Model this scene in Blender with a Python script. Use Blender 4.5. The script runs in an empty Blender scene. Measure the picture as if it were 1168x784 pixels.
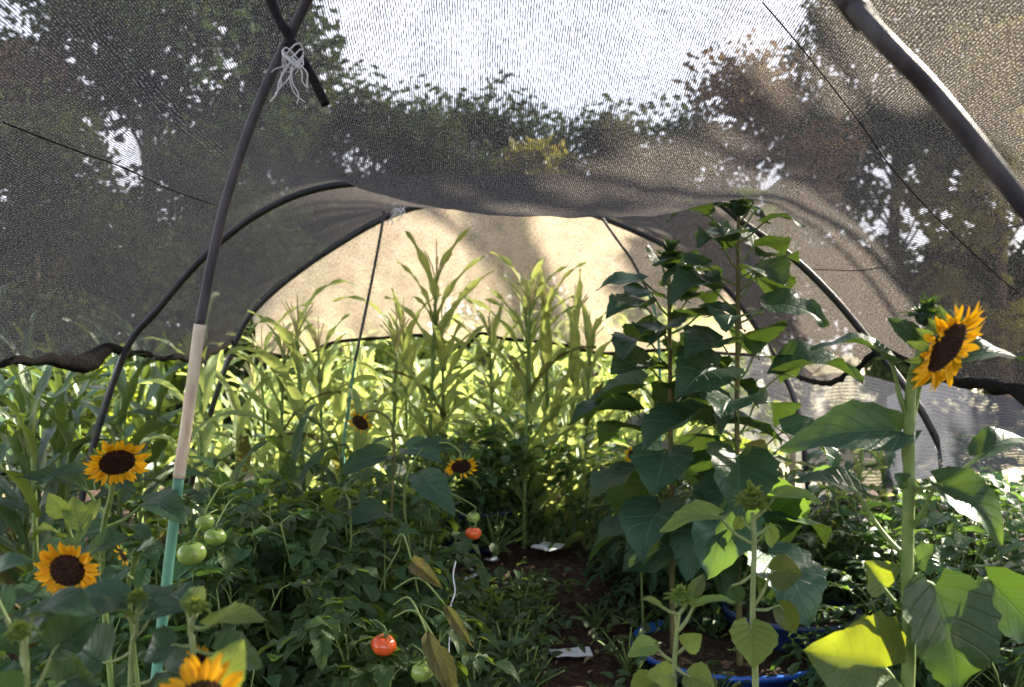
import bpy, math, random
from mathutils import Vector, Matrix, noise
from mathutils.bvhtree import BVHTree
V = Vector
PI = math.pi
scene = bpy.context.scene
COL = scene.collection
FPX, CX, HY, CAMH = 1038.0, 584.0, 400.0, 1.4
SUN_AZ, SUN_EL = math.radians(55), math.radians(32)

def P(px, py, d):
    return V(((px-CX)/FPX*d, d, CAMH+(HY-py)/FPX*d))

# ------------------------------------------------------------------ materials
def new_mat(name):
    m = bpy.data.materials.new(name); m.use_nodes = True
    nt = m.node_tree; nt.nodes.clear()
    out = nt.nodes.new('ShaderNodeOutputMaterial')
    return m, nt, out
def N(nt, typ, **kw):
    n = nt.nodes.new(typ)
    for k, v in kw.items():
        if k in n.inputs: n.inputs[k].default_value = v
        else: setattr(n, k, v)
    return n
def math_n(nt, op, a, b=None, c=None, clamp=False):
    n = nt.nodes.new('ShaderNodeMath'); n.operation = op; n.use_clamp = clamp
    for i, x in enumerate((a, b, c)):
        if x is None: continue
        if isinstance(x, (int, float)): n.inputs[i].default_value = x
        else: nt.links.new(x, n.inputs[i])
    return n.outputs[0]
def mixc(nt, fac, a, b):
    n = nt.nodes.new('ShaderNodeMix'); n.data_type = 'RGBA'
    for idx, x in ((0, fac), (6, a), (7, b)):
        if isinstance(x, (int, float)): n.inputs[idx].default_value = x
        elif isinstance(x, tuple): n.inputs[idx].default_value = (*x, 1)
        else: nt.links.new(x, n.inputs[idx])
    return n.outputs[2]
def obj_noise(nt, scale, detail=3, coord='Object', stretch=None):
    tc = nt.nodes.new('ShaderNodeTexCoord'); s = tc.outputs[coord]
    if stretch:
        mp = nt.nodes.new('ShaderNodeMapping'); mp.inputs['Scale'].default_value = stretch
        nt.links.new(s, mp.inputs[0]); s = mp.outputs[0]
    n = N(nt, 'ShaderNodeTexNoise', Scale=scale, Detail=detail)
    nt.links.new(s, n.inputs['Vector']); return n.outputs['Fac']
def ramp(nt, fac, lo, hi):
    n = nt.nodes.new('ShaderNodeMapRange'); n.inputs[1].default_value = lo; n.inputs[2].default_value = hi
    nt.links.new(fac, n.inputs[0]); return n.outputs[0]

def simple(name, c1, c2=None, rough=.5, scale=30, spec=.5, bump=0, stretch=None, metal=0):
    m, nt, out = new_mat(name)
    b = N(nt, 'ShaderNodeBsdfPrincipled', Roughness=rough); b.inputs['Specular IOR Level'].default_value = spec
    b.inputs['Metallic'].default_value = metal
    f = obj_noise(nt, scale, 4, stretch=stretch)
    nt.links.new(mixc(nt, ramp(nt, f, .35, .65), c1, c2 or c1), b.inputs['Base Color'])
    if bump:
        bp = N(nt, 'ShaderNodeBump', Strength=bump, Distance=.01); nt.links.new(f, bp.inputs['Height'])
        nt.links.new(bp.outputs[0], b.inputs['Normal'])
    nt.links.new(b.outputs[0], out.inputs[0]); return m

def leaf_mat(name, c1, c2, trans, rough=.45, tf=.4, vein=.0, vein_n=5.0, spots=0.0, par=False, spec=.24):
    m, nt, out = new_mat(name)
    f = obj_noise(nt, 6.0, 4)
    col = mixc(nt, ramp(nt, f, .3, .7), c1, c2)
    oi = nt.nodes.new('ShaderNodeObjectInfo')
    uv = nt.nodes.new('ShaderNodeUVMap'); sp = nt.nodes.new('ShaderNodeSeparateXYZ')
    nt.links.new(uv.outputs[0], sp.inputs[0])
    au = math_n(nt, 'ABSOLUTE', math_n(nt, 'MULTIPLY_ADD', sp.outputs[0], 2.0, -1.0))
    vmask = None
    if vein > 0:
        mid = ramp(nt, au, .07, .0)
        if par:
            s = math_n(nt, 'SINE', math_n(nt, 'MULTIPLY', au, vein_n*2*PI))
            side = math_n(nt, 'MULTIPLY', ramp(nt, s, .3, 1.0), .5)
        else:
            ph = math_n(nt, 'MULTIPLY', math_n(nt, 'MULTIPLY_ADD', au, -.32, sp.outputs[1]), vein_n)
            fr = math_n(nt, 'ABSOLUTE', math_n(nt, 'SUBTRACT', math_n(nt, 'FRACT', ph), .5))
            side = ramp(nt, fr, .09, .0)
        vmask = math_n(nt, 'MAXIMUM', mid, math_n(nt, 'MULTIPLY', side, .6), clamp=True)
        col = mixc(nt, math_n(nt, 'MULTIPLY', vmask, vein), col, tuple(min(1, x*2.4+.06) for x in c2))
    if spots > 0:
        f2 = obj_noise(nt, 14, 5)
        col = mixc(nt, math_n(nt, 'MULTIPLY', ramp(nt, f2, .58, .72), spots), col, (.3, .22, .05))
    hs = nt.nodes.new('ShaderNodeHueSaturation')
    nt.links.new(math_n(nt, 'MULTIPLY_ADD', oi.outputs['Random'], .03, .485), hs.inputs['Hue'])
    nt.links.new(math_n(nt, 'MULTIPLY_ADD', oi.outputs['Random'], .5, .75), hs.inputs['Value'])
    nt.links.new(col, hs.inputs['Color']); col = hs.outputs[0]
    b = N(nt, 'ShaderNodeBsdfPrincipled', Roughness=rough); b.inputs['Specular IOR Level'].default_value = spec
    nt.links.new(col, b.inputs['Base Color'])
    if vmask is not None:
        bp = N(nt, 'ShaderNodeBump', Strength=.8, Distance=.006); bp.invert = True
        h = math_n(nt, 'MULTIPLY_ADD', obj_noise(nt, 34, 3), 1.1, vmask)
        nt.links.new(h, bp.inputs['Height']); nt.links.new(bp.outputs[0], b.inputs['Normal'])
    t = N(nt, 'ShaderNodeBsdfTranslucent')
    tcol = mixc(nt, ramp(nt, f, .3, .7), trans, tuple(x*.8 for x in trans))
    if vmask is not None: tcol = mixc(nt, math_n(nt, 'MULTIPLY', vmask, .5), tcol, tuple(x*.45 for x in trans))
    nt.links.new(tcol, t.inputs[0])
    mx = N(nt, 'ShaderNodeMixShader', Fac=tf)
    nt.links.new(b.outputs[0], mx.inputs[1]); nt.links.new(t.outputs[0], mx.inputs[2])
    nt.links.new(mx.outputs[0], out.inputs[0]); return m

def net_mat(name, c1, c2, opac, rib, ribamp, trn=.5, axis=0, facing=.8, big=.3):
    m, nt, out = new_mat(name)
    uv = nt.nodes.new('ShaderNodeUVMap'); sp = nt.nodes.new('ShaderNodeSeparateXYZ')
    nt.links.new(uv.outputs[0], sp.inputs[0])
    mp = nt.nodes.new('ShaderNodeMapping'); mp.inputs['Scale'].default_value = (150, 60, 1) if axis == 0 else (60, 150, 1)
    nt.links.new(uv.outputs[0], mp.inputs[0])
    n1 = N(nt, 'ShaderNodeTexNoise', Scale=1.0, Detail=2); nt.links.new(mp.outputs[0], n1.inputs['Vector'])
    n2 = N(nt, 'ShaderNodeTexNoise', Scale=9.0, Detail=3); nt.links.new(uv.outputs[0], n2.inputs['Vector'])
    n3 = N(nt, 'ShaderNodeTexNoise', Scale=1.0, Detail=1)
    mp3 = nt.nodes.new('ShaderNodeMapping'); mp3.inputs['Scale'].default_value = (260, 130, 1) if axis == 0 else (130, 260, 1)
    nt.links.new(uv.outputs[0], mp3.inputs[0]); nt.links.new(mp3.outputs[0], n3.inputs['Vector'])
    ph = math_n(nt, 'MULTIPLY_ADD', n2.outputs['Fac'], 9.0, math_n(nt, 'MULTIPLY', sp.outputs[axis], 2*PI/rib))
    s = math_n(nt, 'SINE', ph)
    op = math_n(nt, 'MULTIPLY_ADD', s, ribamp, opac)
    op = math_n(nt, 'ADD', op, math_n(nt, 'MULTIPLY_ADD', n1.outputs['Fac'], .9, -.45))
    op = math_n(nt, 'ADD', op, math_n(nt, 'MULTIPLY_ADD', n2.outputs['Fac'], big, -big/2))
    op = math_n(nt, 'MINIMUM', math_n(nt, 'MAXIMUM', op, .08), .97)
    lw = N(nt, 'ShaderNodeLayerWeight', Blend=.5)
    g = math_n(nt, 'MULTIPLY', math_n(nt, 'POWER', lw.outputs['Facing'], 2.0), facing)
    op = math_n(nt, 'MULTIPLY_ADD', math_n(nt, 'SUBTRACT', 1.0, op), g, op, clamp=True)
    col = mixc(nt, math_n(nt, 'MULTIPLY', ramp(nt, n3.outputs['Fac'], .46, .68), math_n(nt, 'MULTIPLY_ADD', s, .4, .6)), c1, c2)  # sparkle of lit threads put into the colour as pale specks
    d = N(nt, 'ShaderNodeBsdfDiffuse'); t = N(nt, 'ShaderNodeBsdfTranslucent')
    nt.links.new(col, d.inputs[0]); nt.links.new(col, t.inputs[0])
    bp = N(nt, 'ShaderNodeBump', Strength=.35, Distance=.004)
    nt.links.new(math_n(nt, 'ADD', s, n1.outputs['Fac']), bp.inputs['Height']); nt.links.new(bp.outputs[0], d.inputs['Normal'])
    m1 = N(nt, 'ShaderNodeMixShader', Fac=trn)
    nt.links.new(d.outputs[0], m1.inputs[1]); nt.links.new(t.outputs[0], m1.inputs[2])
    tr = N(nt, 'ShaderNodeBsdfTransparent'); m2 = nt.nodes.new('ShaderNodeMixShader')
    nt.links.new(op, m2.inputs[0]); nt.links.new(tr.outputs[0], m2.inputs[1]); nt.links.new(m1.outputs[0], m2.inputs[2])
    nt.links.new(m2.outputs[0], out.inputs[0]); return m

M = {}
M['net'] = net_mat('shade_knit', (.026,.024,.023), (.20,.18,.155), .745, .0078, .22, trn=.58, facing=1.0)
M['net_end'] = net_mat('shade_knit_end', (.32,.26,.19), (.58,.49,.37), .66, .009, .22, trn=.55, big=.55)  # sunlit copy of the knit, the sun's warm glow put into its colour
M['net_pale'] = net_mat('pale_mesh', (.17,.165,.165), (.30,.29,.27), .86, .022, .14, trn=.45, axis=1)
M['net_grey'] = net_mat('grey_mesh', (.09,.095,.115), (.17,.175,.19), .86, .02, .14, trn=.4, axis=1)
M['hem'] = simple('hem_roll', (.010,.009,.009), (.024,.021,.020), .9, 60, .1, .4)
M['pipe'] = simple('grey_pipe', (.030,.030,.038), (.085,.080,.090), .45, 30, .45, .1, stretch=(1,1,.12))
M['pipe_dark'] = simple('black_pipe', (.018,.018,.020), (.035,.034,.036), .42, 25, .5)
M['pipe_cream'] = simple('cream_pipe', (.46,.38,.27), (.72,.64,.50), .5, 22, .35, .1, stretch=(1,1,.25))
M['pipe_green'] = simple('green_pipe', (.065,.20,.13), (.14,.34,.235), .5, 20, .35, .1, stretch=(1,1,.25))
M['strap'] = simple('black_strap', (.008,.008,.009), (.02,.02,.02), .85, 80, .2)
M['string'] = simple('white_string', (.72,.72,.74), (.85,.85,.85), .7, 60, .2)
M['paper'] = simple('white_paper', (.72,.74,.78), (.82,.83,.85), .7, 30, .2)
M['wood'] = simple('stake_wood', (.28,.21,.13), (.42,.33,.22), .8, 12, .2, .2, stretch=(4,4,.4))
M['pot'] = simple('navy_pot', (.015,.025,.075), (.025,.04,.10), .4, 10, .4)
M['tub'] = simple('blue_tub', (.012,.075,.34), (.02,.11,.44), .3, 10, .5)
M['tub_dark'] = simple('dark_blue_tub', (.012,.03,.11), (.02,.05,.16), .35, 10, .5)
M['potsoil'] = simple('potting_soil', (.018,.012,.009), (.05,.035,.025), .95, 60, .1, .8)
M['bark'] = simple('bark', (.07,.05,.035), (.16,.12,.09), .9, 8, .2, .6, stretch=(3,3,.5))
M['stem'] = simple('green_stem', (.10,.17,.04), (.17,.24,.07), .6, 30, .3, .15)
M['stem_pale'] = simple('pale_stem', (.15,.21,.075), (.22,.27,.11), .6, 30, .3)
M['stem_dark'] = simple('brown_stem', (.09,.10,.03), (.16,.12,.05), .7, 30, .3)
M['sun_leaf'] = leaf_mat('sunflower_leaf', (.022,.062,.032), (.038,.085,.044), (.16,.27,.03), .40, .28, .42, 6)
M['sun_leaf_old'] = leaf_mat('sunflower_leaf_backlit', (.026,.062,.028), (.045,.08,.026), (.60,.70,.03), .5, .19, .75, 6, .25)  # yellow glow of sun behind the leaf put into its translucent colour, plus spots
M['sun_leaf_edge'] = leaf_mat('sunflower_leaf_mottled', (.024,.062,.028), (.042,.082,.028), (.14,.26,.02), .45, .14, .6, 6, .12)
M['sun_leaf_young'] = leaf_mat('sunflower_leaf_young', (.11,.19,.05), (.15,.24,.07), (.45,.55,.08), .5, .42, .45, 6)
M['corn_leaf'] = leaf_mat('corn_leaf', (.13,.19,.07), (.19,.25,.10), (.52,.60,.15), .45, .42, .6, 3.0, par=True, spec=.45)  # sunlit copy of the corn leaf, brightness of the sun put into its colour
M['corn_shaded'] = leaf_mat('corn_leaf_shaded', (.024,.056,.02), (.042,.08,.028), (.20,.28,.03), .4, .2, .6, 3.0, par=True, spec=.5)  # same corn leaf darkened, shade painted into its colour
M['tassel'] = simple('corn_tassel', (.40,.36,.16), (.52,.46,.24), .8, 30, .1)
M['tom_leaf'] = leaf_mat('tomato_leaf', (.032,.075,.025), (.058,.108,.034), (.20,.30,.03), .5, .34, .35, 5)
M['bush_leaf'] = leaf_mat('bush_leaf', (.035,.088,.035), (.058,.125,.045), (.18,.32,.05), .42, .32, .4, 5)
M['fern_leaf'] = leaf_mat('pepper_leaf', (.022,.058,.023), (.038,.085,.029), (.16,.28,.03), .4, .3, .35, 5)
M['weed_leaf'] = leaf_mat('weed_leaf', (.03,.068,.024), (.058,.10,.035), (.2,.3,.04), .5, .3, .3, 5)
M['wither'] = leaf_mat('withered_leaf', (.085,.09,.03), (.14,.115,.045), (.22,.22,.05), .7, .3, .5, 6, .6)
M['litter'] = simple('dry_litter', (.16,.11,.06), (.34,.27,.15), .9, 15, .1)
M['petal'] = leaf_mat('yellow_petal', (.72,.33,.01), (.80,.42,.015), (.85,.45,.01), .55, .4, spec=.2)
M['disc'] = simple('seed_disc', (.012,.006,.004), (.06,.028,.014), .9, 220, .15, 1.0)
M['sepal'] = leaf_mat('sepal', (.08,.15,.05), (.13,.2,.07), (.3,.4,.06), .6, .3)
M['green_tomato'] = simple('green_tomato', (.17,.27,.05), (.25,.34,.08), .22, 6, .5)
M['red_tomato'] = simple('red_tomato', (.55,.045,.015), (.62,.12,.02), .2, 8, .5)
M['tree_leaf'] = leaf_mat('tree_leaf', (.028,.045,.02), (.05,.07,.028), (.10,.14,.03), .85, .2, spec=.08)
M['tree_yellow'] = leaf_mat('tree_leaf_yellow', (.15,.145,.04), (.22,.20,.05), (.42,.38,.06), .5, .4)
M['tree_brown'] = leaf_mat('tree_leaf_brown', (.11,.075,.05), (.17,.11,.065), (.24,.14,.06), .6, .3)
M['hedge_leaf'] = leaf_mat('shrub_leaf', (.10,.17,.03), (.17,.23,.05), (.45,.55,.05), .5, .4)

# ground: dark crumbly soil in the garden, dry pale ground out in the field
def ground_mat():
    m, nt, out = new_mat('soil')
    geo = nt.nodes.new('ShaderNodeNewGeometry'); sp = nt.nodes.new('ShaderNodeSeparateXYZ')
    nt.links.new(geo.outputs['Position'], sp.inputs[0])
    def nz(s, d=5):
        n = N(nt, 'ShaderNodeTexNoise', Scale=s, Detail=d); nt.links.new(geo.outputs['Position'], n.inputs['Vector']); return n.outputs['Fac']
    c = mixc(nt, ramp(nt, nz(22), .35, .65), (.030,.018,.012), (.075,.047,.032))
    c = mixc(nt, math_n(nt, 'MULTIPLY', ramp(nt, nz(70), .62, .72), .6), c, (.17,.13,.09))
    dry = mixc(nt, ramp(nt, nz(3), .35, .65), (.44,.38,.26), (.36,.34,.17))
    f = math_n(nt, 'ADD', sp.outputs[1], math_n(nt, 'MULTIPLY_ADD', nz(1.2), 1.6, -.8))
    fx = math_n(nt, 'SUBTRACT', math_n(nt, 'MULTIPLY', sp.outputs[0], -1.0), 3.6)
    fac = math_n(nt, 'MAXIMUM', ramp(nt, f, 7.6, 8.6), ramp(nt, fx, 0, .8), clamp=True)
    b = N(nt, 'ShaderNodeBsdfPrincipled', Roughness=.95); b.inputs['Specular IOR Level'].default_value = .15
    nt.links.new(mixc(nt, fac, c, dry), b.inputs['Base Color'])
    bp = N(nt, 'ShaderNodeBump', Strength=.9, Distance=.03); nt.links.new(nz(45, 6), bp.inputs['Height'])
    nt.links.new(bp.outputs[0], b.inputs['Normal']); nt.links.new(b.outputs[0], out.inputs[0]); return m
M['ground'] = ground_mat()

# ------------------------------------------------------------------ mesh builder
class MB:
    def __init__(s): s.v = []; s.f = []; s.uv = []; s.m = []
    def grid(s, rows, uvs, mat=0):
        n = len(rows[0]); b = len(s.v)
        for r, u in zip(rows, uvs): s.v += r; s.uv += u
        for i in range(len(rows)-1):
            for j in range(n-1):
                a = b+i*n+j; s.f.append((a, a+1, a+n+1, a+n)); s.m.append(mat)
    def tube(s, pts, rad, sides=8, mat=0, cap=True):
        k = len(pts)
        if isinstance(rad, (int, float)): rad = [rad]*k
        b = len(s.v); prev = None
        for i, p in enumerate(pts):
            t = (pts[min(i+1, k-1)]-pts[max(i-1, 0)]).normalized()
            if prev is None: nrm = t.orthogonal().normalized()
            else:
                nrm = prev - t*prev.dot(t); nrm = nrm.normalized() if nrm.length > 1e-6 else t.orthogonal().normalized()
            prev = nrm; bi = t.cross(nrm)
            for j in range(sides):
                a = 2*PI*j/sides
                s.v.append(p + (nrm*math.cos(a)+bi*math.sin(a))*rad[i]); s.uv.append((j/sides, i/max(1, k-1)))
        for i in range(k-1):
            for j in range(sides):
                j2 = (j+1) % sides
                s.f.append((b+i*sides+j, b+i*sides+j2, b+(i+1)*sides+j2, b+(i+1)*sides+j)); s.m.append(mat)
        if cap:
            s.f.append(tuple(b+j for j in range(sides))[::-1]); s.m.append(mat)
            s.f.append(tuple(b+(k-1)*sides+j for j in range(sides))); s.m.append(mat)
    def build(s, name, mats, parent=None, label=None, smooth=True):
        me = bpy.data.meshes.new(name)
        o = V((0,0,0))
        if parent is not None:
            p = parent
            while p is not None: o = o + p.location; p = p.parent
        me.from_pydata([tuple(v-o) for v in s.v], [], s.f)
        uvl = me.uv_layers.new(name='UVMap')
        vi = [0]*len(me.loops); me.loops.foreach_get('vertex_index', vi)
        flat = []
        for i in vi: flat += s.uv[i]
        uvl.data.foreach_set('uv', flat)
        if not isinstance(mats, (list, tuple)): mats = [mats]
        for m in mats: me.materials.append(m)
        if len(mats) > 1: me.polygons.foreach_set('material_index', s.m)
        me.polygons.foreach_set('use_smooth', [smooth]*len(me.polygons))
        me.update()
        ob = bpy.data.objects.new(name, me); COL.objects.link(ob); ob.parent = parent
        if label: ob['label'] = label
        return ob

def thing(name, label, cat, loc=(0,0,0), group=None):
    o = bpy.data.objects.new(name, None); COL.objects.link(o); o.location = V(loc); o.empty_display_size = .1
    o['label'] = label; o['category'] = cat
    if group: o['group'] = group
    return o
def tag(o, label, cat, group=None):
    o['label'] = label; o['category'] = cat
    if group: o['group'] = group
    return o
def copy_tree(o, parent=None):
    c = o.copy(); COL.objects.link(c); c.parent = parent
    for ch in list(o.children): copy_tree(ch, c)
    return c
def place(proto, used, loc, rz, sc=1.0, label=None, group=None):
    if id(proto) not in used: used.add(id(proto)); o = proto
    else: o = copy_tree(proto)
    o.location = V(loc); o.rotation_euler = (0, 0, rz); o.scale = (sc, sc, sc)
    if label: o['label'] = label
    if group: o['group'] = group
    return o

def cr(pts, n=6):
    out = []; k = len(pts)
    for i in range(k-1):
        p0, p1, p2, p3 = pts[max(i-1, 0)], pts[i], pts[i+1], pts[min(i+2, k-1)]
        for j in range(n):
            t = j/n
            out.append(.5*((2*p1)+(p2-p0)*t+(2*p0-5*p1+4*p2-p3)*t*t+(3*p1-p0-3*p2+p3)*t**3))
    out.append(pts[-1]); return out

UP = V((0,0,1))
def leaf(mb, base, tip, width, nh=UP, arch=.1, fold=.15, wave=.03, n=9, m=3, lobe=.16, pw=.6, serr=.05, seed=0, mat=0, curl=0.0):
    ax = tip-base; L = ax.length
    if L < 1e-5: return
    y = ax/L; side = y.cross(nh)
    if side.length < 1e-3: side = y.orthogonal()
    side.normalize(); nn = side.cross(y)
    r = random.Random(seed); ph = r.uniform(0, 6.3); ph2 = r.uniform(0, 6.3); tw = r.uniform(-.25, .25)
    rows = []; uvs = []
    for i in range(n+1):
        t = i/n
        c = base+y*(L*t)+nn*(arch*L*math.sin(PI*min(1, t*1.05)) )
        w = max(0.0, math.sin(PI*min(1, t**pw)))**.85 * width*.5 if 0 < t < 1 else 0.0
        if i == 0: w = width*.10 if lobe > 0 else .0
        row = []; uvr = []
        a = tw*t
        sd = side*math.cos(a)+nn*math.sin(a); nv = nn*math.cos(a)-side*math.sin(a)
        for j in range(-m, m+1):
            u = j/m; au = abs(u)
            k = 1.0 if au < .99 else 1+serr*(1 if i % 2 else -1)*r.uniform(.5, 1.3)
            wl = w*k
            off = -lobe*L*(au**1.6)*max(0, 1-t*1.9)**2
            zz = au*wl*fold*2 - curl*(au**2)*wl + wave*L*math.sin(t*9+ph+(2 if u > 0 else 0))*au**1.5 + wave*.5*L*math.sin(t*17+ph2)*au*au
            row.append(c+sd*(u*wl)+y*off+nv*zz); uvr.append((u*.5+.5, t))
        rows.append(row); uvs.append(uvr)
    mb.grid(rows, uvs, mat)

def strip_leaf(mb, base, az, L, W, el0, bend, rng, n=13, mat=0, fold=.5):
    """long grass-like blade: leaves the stalk going up, arches over under its weight"""
    d = V((math.sin(az)*math.cos(el0), math.cos(az)*math.cos(el0), math.sin(el0))); p = V(base)
    h = V((math.sin(az), math.cos(az), 0)); side = V((h.y, -h.x, 0)); ph = rng.uniform(0, 6.3); tw = rng.uniform(-.9, .9)
    el = el0; rows = []; uvs = []; azd = 0; drift = rng.uniform(-.05, .05)
    for i in range(n+1):
        t = i/n
        w = W*.5*min(1, .45+3.2*t)*(max(0, 1-t)**.65)
        azd += drift
        hh = V((math.sin(az+azd), math.cos(az+azd), 0)); d = hh*math.cos(el)+UP*math.sin(el)
        side = V((hh.y, -hh.x, 0)); nn = side.cross(d)
        a = tw*t; sd = side*math.cos(a)+nn*math.sin(a); nv = nn*math.cos(a)-side*math.sin(a)
        wv = .012*math.sin(t*16+ph)
        rows.append([p-sd*w+nv*(w*fold+wv), p-sd*w*.5+nv*w*fold*.35, p, p+sd*w*.5+nv*w*fold*.35, p+sd*w+nv*(w*fold-wv)])
        uvs.append([(0, t), (.25, t), (.5, t), (.75, t), (1, t)])
        p = p+d*(L/n); el -= bend*(.35+1.3*t)/n
    mb.grid(rows, uvs, mat)

# ------------------------------------------------------------------ plant builders
def head(parent, C, F, R, seed, pl=.9, disc=.56, petals=24, miss=0.0, name='flower_head'):
    """sunflower head: seed disc (part) with petals and sepals (sub-parts)"""
    r = random.Random(seed); F = V(F).normalized(); U = F.orthogonal().normalized(); W = F.cross(U)
    mb = MB(); dr = R*disc; rows = []; uvs = []
    for i in range(9):
        t = i/8; rr = dr*t; row = []; u = []
        for j in range(29):
            a = 2*PI*j/28
            hgt = .22*dr*(1-t**3) - .08*dr*math.exp(-(t/.35)**2) + r.uniform(-.012, .012)*dr*(1 if t < .95 else 0)
            row.append(C+(U*math.cos(a)+W*math.sin(a))*rr*(1+.02*math.sin(5*a+seed))+F*hgt); u.append((j/28, t))
        row[-1] = row[0]; rows.append(row); uvs.append(u)
    mb.grid(rows, uvs)
    rows = [[C+(U*math.cos(2*PI*j/28)+W*math.sin(2*PI*j/28))*dr*(1-k*.33)-F*dr*(.0+.16*k) for j in range(29)] for k in range(4)]
    mb.grid(rows, [[(j/28, 0) for j in range(29)] for k in range(4)], 1)
    hd = mb.build(name, [M['disc'], M['sepal']], parent)
    pm = MB()
    for ring in range(2):
        for j in range(petals):
            if r.random() < miss: continue
            a = 2*PI*(j+.5*ring+r.uniform(-.3, .3))/petals
            rad = U*math.cos(a)+W*math.sin(a); L = (R-dr*.9)*pl*r.uniform(.8, 1.25)
            b = C+rad*dr*.93+F*(.02*dr)
            t = b+rad*L*r.uniform(.85, 1)+F*L*(r.uniform(.05, .45)-(.25 if ring else 0))+W.cross(rad)*r.uniform(-.1, .1)*L+(rad.cross(F))*L*r.uniform(-.25, .25)
            leaf(pm, b, t, L*r.uniform(.30, .44), F, r.uniform(-.12, .15), .25, .02, 6, 2, 0, .8, 0, r.randrange(9999))
    pm.build('petals', M['petal'], hd)
    sm = MB()
    for j in range(16):
        a = 2*PI*(j+r.uniform(-.3, .3))/16; rad = U*math.cos(a)+W*math.sin(a)
        b = C+rad*dr*.8-F*dr*.15; t = b+rad*dr*.7-F*dr*r.uniform(.1, .5)
        leaf(sm, b, t, dr*.38, F, .05, .2, .02, 5, 2, 0, .6, 0, j)
    sm.build('sepals', M['sepal'], hd)
    return hd

def bud(parent, C, F, R, seed, mat='sun_leaf_young', name='bud'):
    r = random.Random(seed); F = V(F).normalized(); U = F.orthogonal().normalized(); W = F.cross(U); mb = MB()
    for ring in range(3):
        for j in range(11):
            a = 2*PI*(j+ring*.33+r.uniform(-.2, .2))/11; rad = U*math.cos(a)+W*math.sin(a)
            b = C+rad*R*(.28-.05*ring)-F*R*.15*(1-ring)
            t = b+rad*R*(.95-.32*ring)*r.uniform(.8, 1.2)+F*R*(.15+.35*ring)*r.uniform(.6, 1.2)
            leaf(mb, b, t, R*.5, F, .12, .25, .03, 5, 2, 0, .55, 0, r.randrange(999))
    rows = [[C+(U*math.cos(2*PI*j/12)+W*math.sin(2*PI*j/12))*R*.5*math.sin(PI*(i+.2)/6.4)-F*R*.45*math.cos(PI*(i+.2)/6.4) for j in range(13)] for i in range(7)]
    mb.grid(rows, [[(j/12, i/6) for j in range(13)] for i in range(7)])
    return mb.build(name, M[mat], parent)

def petiole_leaf(parent, stem_pt, base, tip, width, nh=UP, mat='sun_leaf', pr=.0045, seed=0, label=None, stem='stem', **kw):
    mb = MB(); mid = (stem_pt+base)*.5+V((0, 0, -.02*(base-stem_pt).length/.1*.4))
    ax = (tip-base).normalized()
    mb.tube(cr([stem_pt, mid, base, base+ax*.18*(tip-base).length], 4), [pr*1.25]*5+[pr]*4+[pr*.8]*3+[pr*.3], 6, 1)
    leaf(mb, base, tip, width, nh, seed=seed, **kw)
    return mb.build('leaf', [M[mat], M[stem]], parent, label)

def compound(mb, base, az, L, el, rng, ll, lw, pairs=3, droop=1.3, mat=0, stem_mat=1, pr=.0022, sd=0.35):
    pts = []; p = V(base); e = el; n = 8
    for i in range(n+1):
        pts.append(V(p)); d = V((math.sin(az)*math.cos(e), math.cos(az)*math.cos(e), math.sin(e))); p = p+d*(L/n); e -= droop/n
    mb.tube(pts, [pr*(1-.6*i/n) for i in range(n+1)], 4, stem_mat, cap=False)
    for k in range(pairs+1):
        t = .38+.62*k/pairs; i = min(n, int(round(t*n))); q = pts[i]; d = (pts[min(n, i+1)]-pts[max(0, i-1)]).normalized()
        s = d.cross(UP)
        if s.length < .05: s = V((math.cos(az), -math.sin(az), 0))
        s.normalize(); nn = s.cross(d)
        if k == pairs:
            leaf(mb, q, q+d*ll*1.25-UP*ll*.2, lw*1.25, nn, .1, .2, .04, 6, 2, .05, .62, .18, rng.randrange(9999), mat)
        else:
            for sg in (-1, 1):
                dd = (s*sg*.85+d*.5-UP*rng.uniform(sd*.3, sd*1.6)+V((rng.uniform(-.2,.2), rng.uniform(-.2,.2), rng.uniform(-.1,.2)))).normalized()
                l = ll*rng.uniform(.75, 1.1)
                leaf(mb, q, q+dd*l, lw*rng.uniform(.85, 1.1), nn, .1, .2, .04, 5, 2, .05, .62, .18, rng.randrange(9999), mat)

def tomato_fruit(parent, C, R, mat, seed, label=None):
    r = random.Random(seed); mb = MB(); rows = []; uvs = []; lob = r.randint(5, 6); tilt = Matrix.Rotation(r.uniform(-.4, .4), 3, 'X') @ Matrix.Rotation(r.uniform(-.4, .4), 3, 'Y')
    for i in range(17):
        th = PI*i/16; row = []
        for j in range(29):
            a = 2*PI*j/28; rr = R*math.sin(th)*(1+.045*math.cos(lob*a)*math.sin(th))
            z = R*.84*math.cos(th)-R*.2*math.exp(-(th/.42)**2)
            row.append(C+tilt @ V((rr*math.cos(a), rr*math.sin(a), z)))
        rows.append(row); uvs.append([(j/28, i/16) for j in range(29)])
    mb.grid(rows, uvs); f = mb.build('tomato', M[mat], parent, label)
    cm = MB(); top = C+tilt @ V((0, 0, R*.66))
    for j in range(5):
        a = 2*PI*j/5+r.random(); d = tilt @ V((math.cos(a), math.sin(a), .12))
        leaf(cm, top, top+d*R*.75, R*.22, UP, .15, .1, .05, 5, 1, 0, .7, 0, j)
    cm.tube([top-UP*R*.06, top+UP*R*.25+V((R*.1, 0, 0)), top+UP*R*.55+V((R*.4, R*.2, 0))], [R*.07]*3, 6)
    cm.build('calyx', M['sepal'], f); return f

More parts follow.
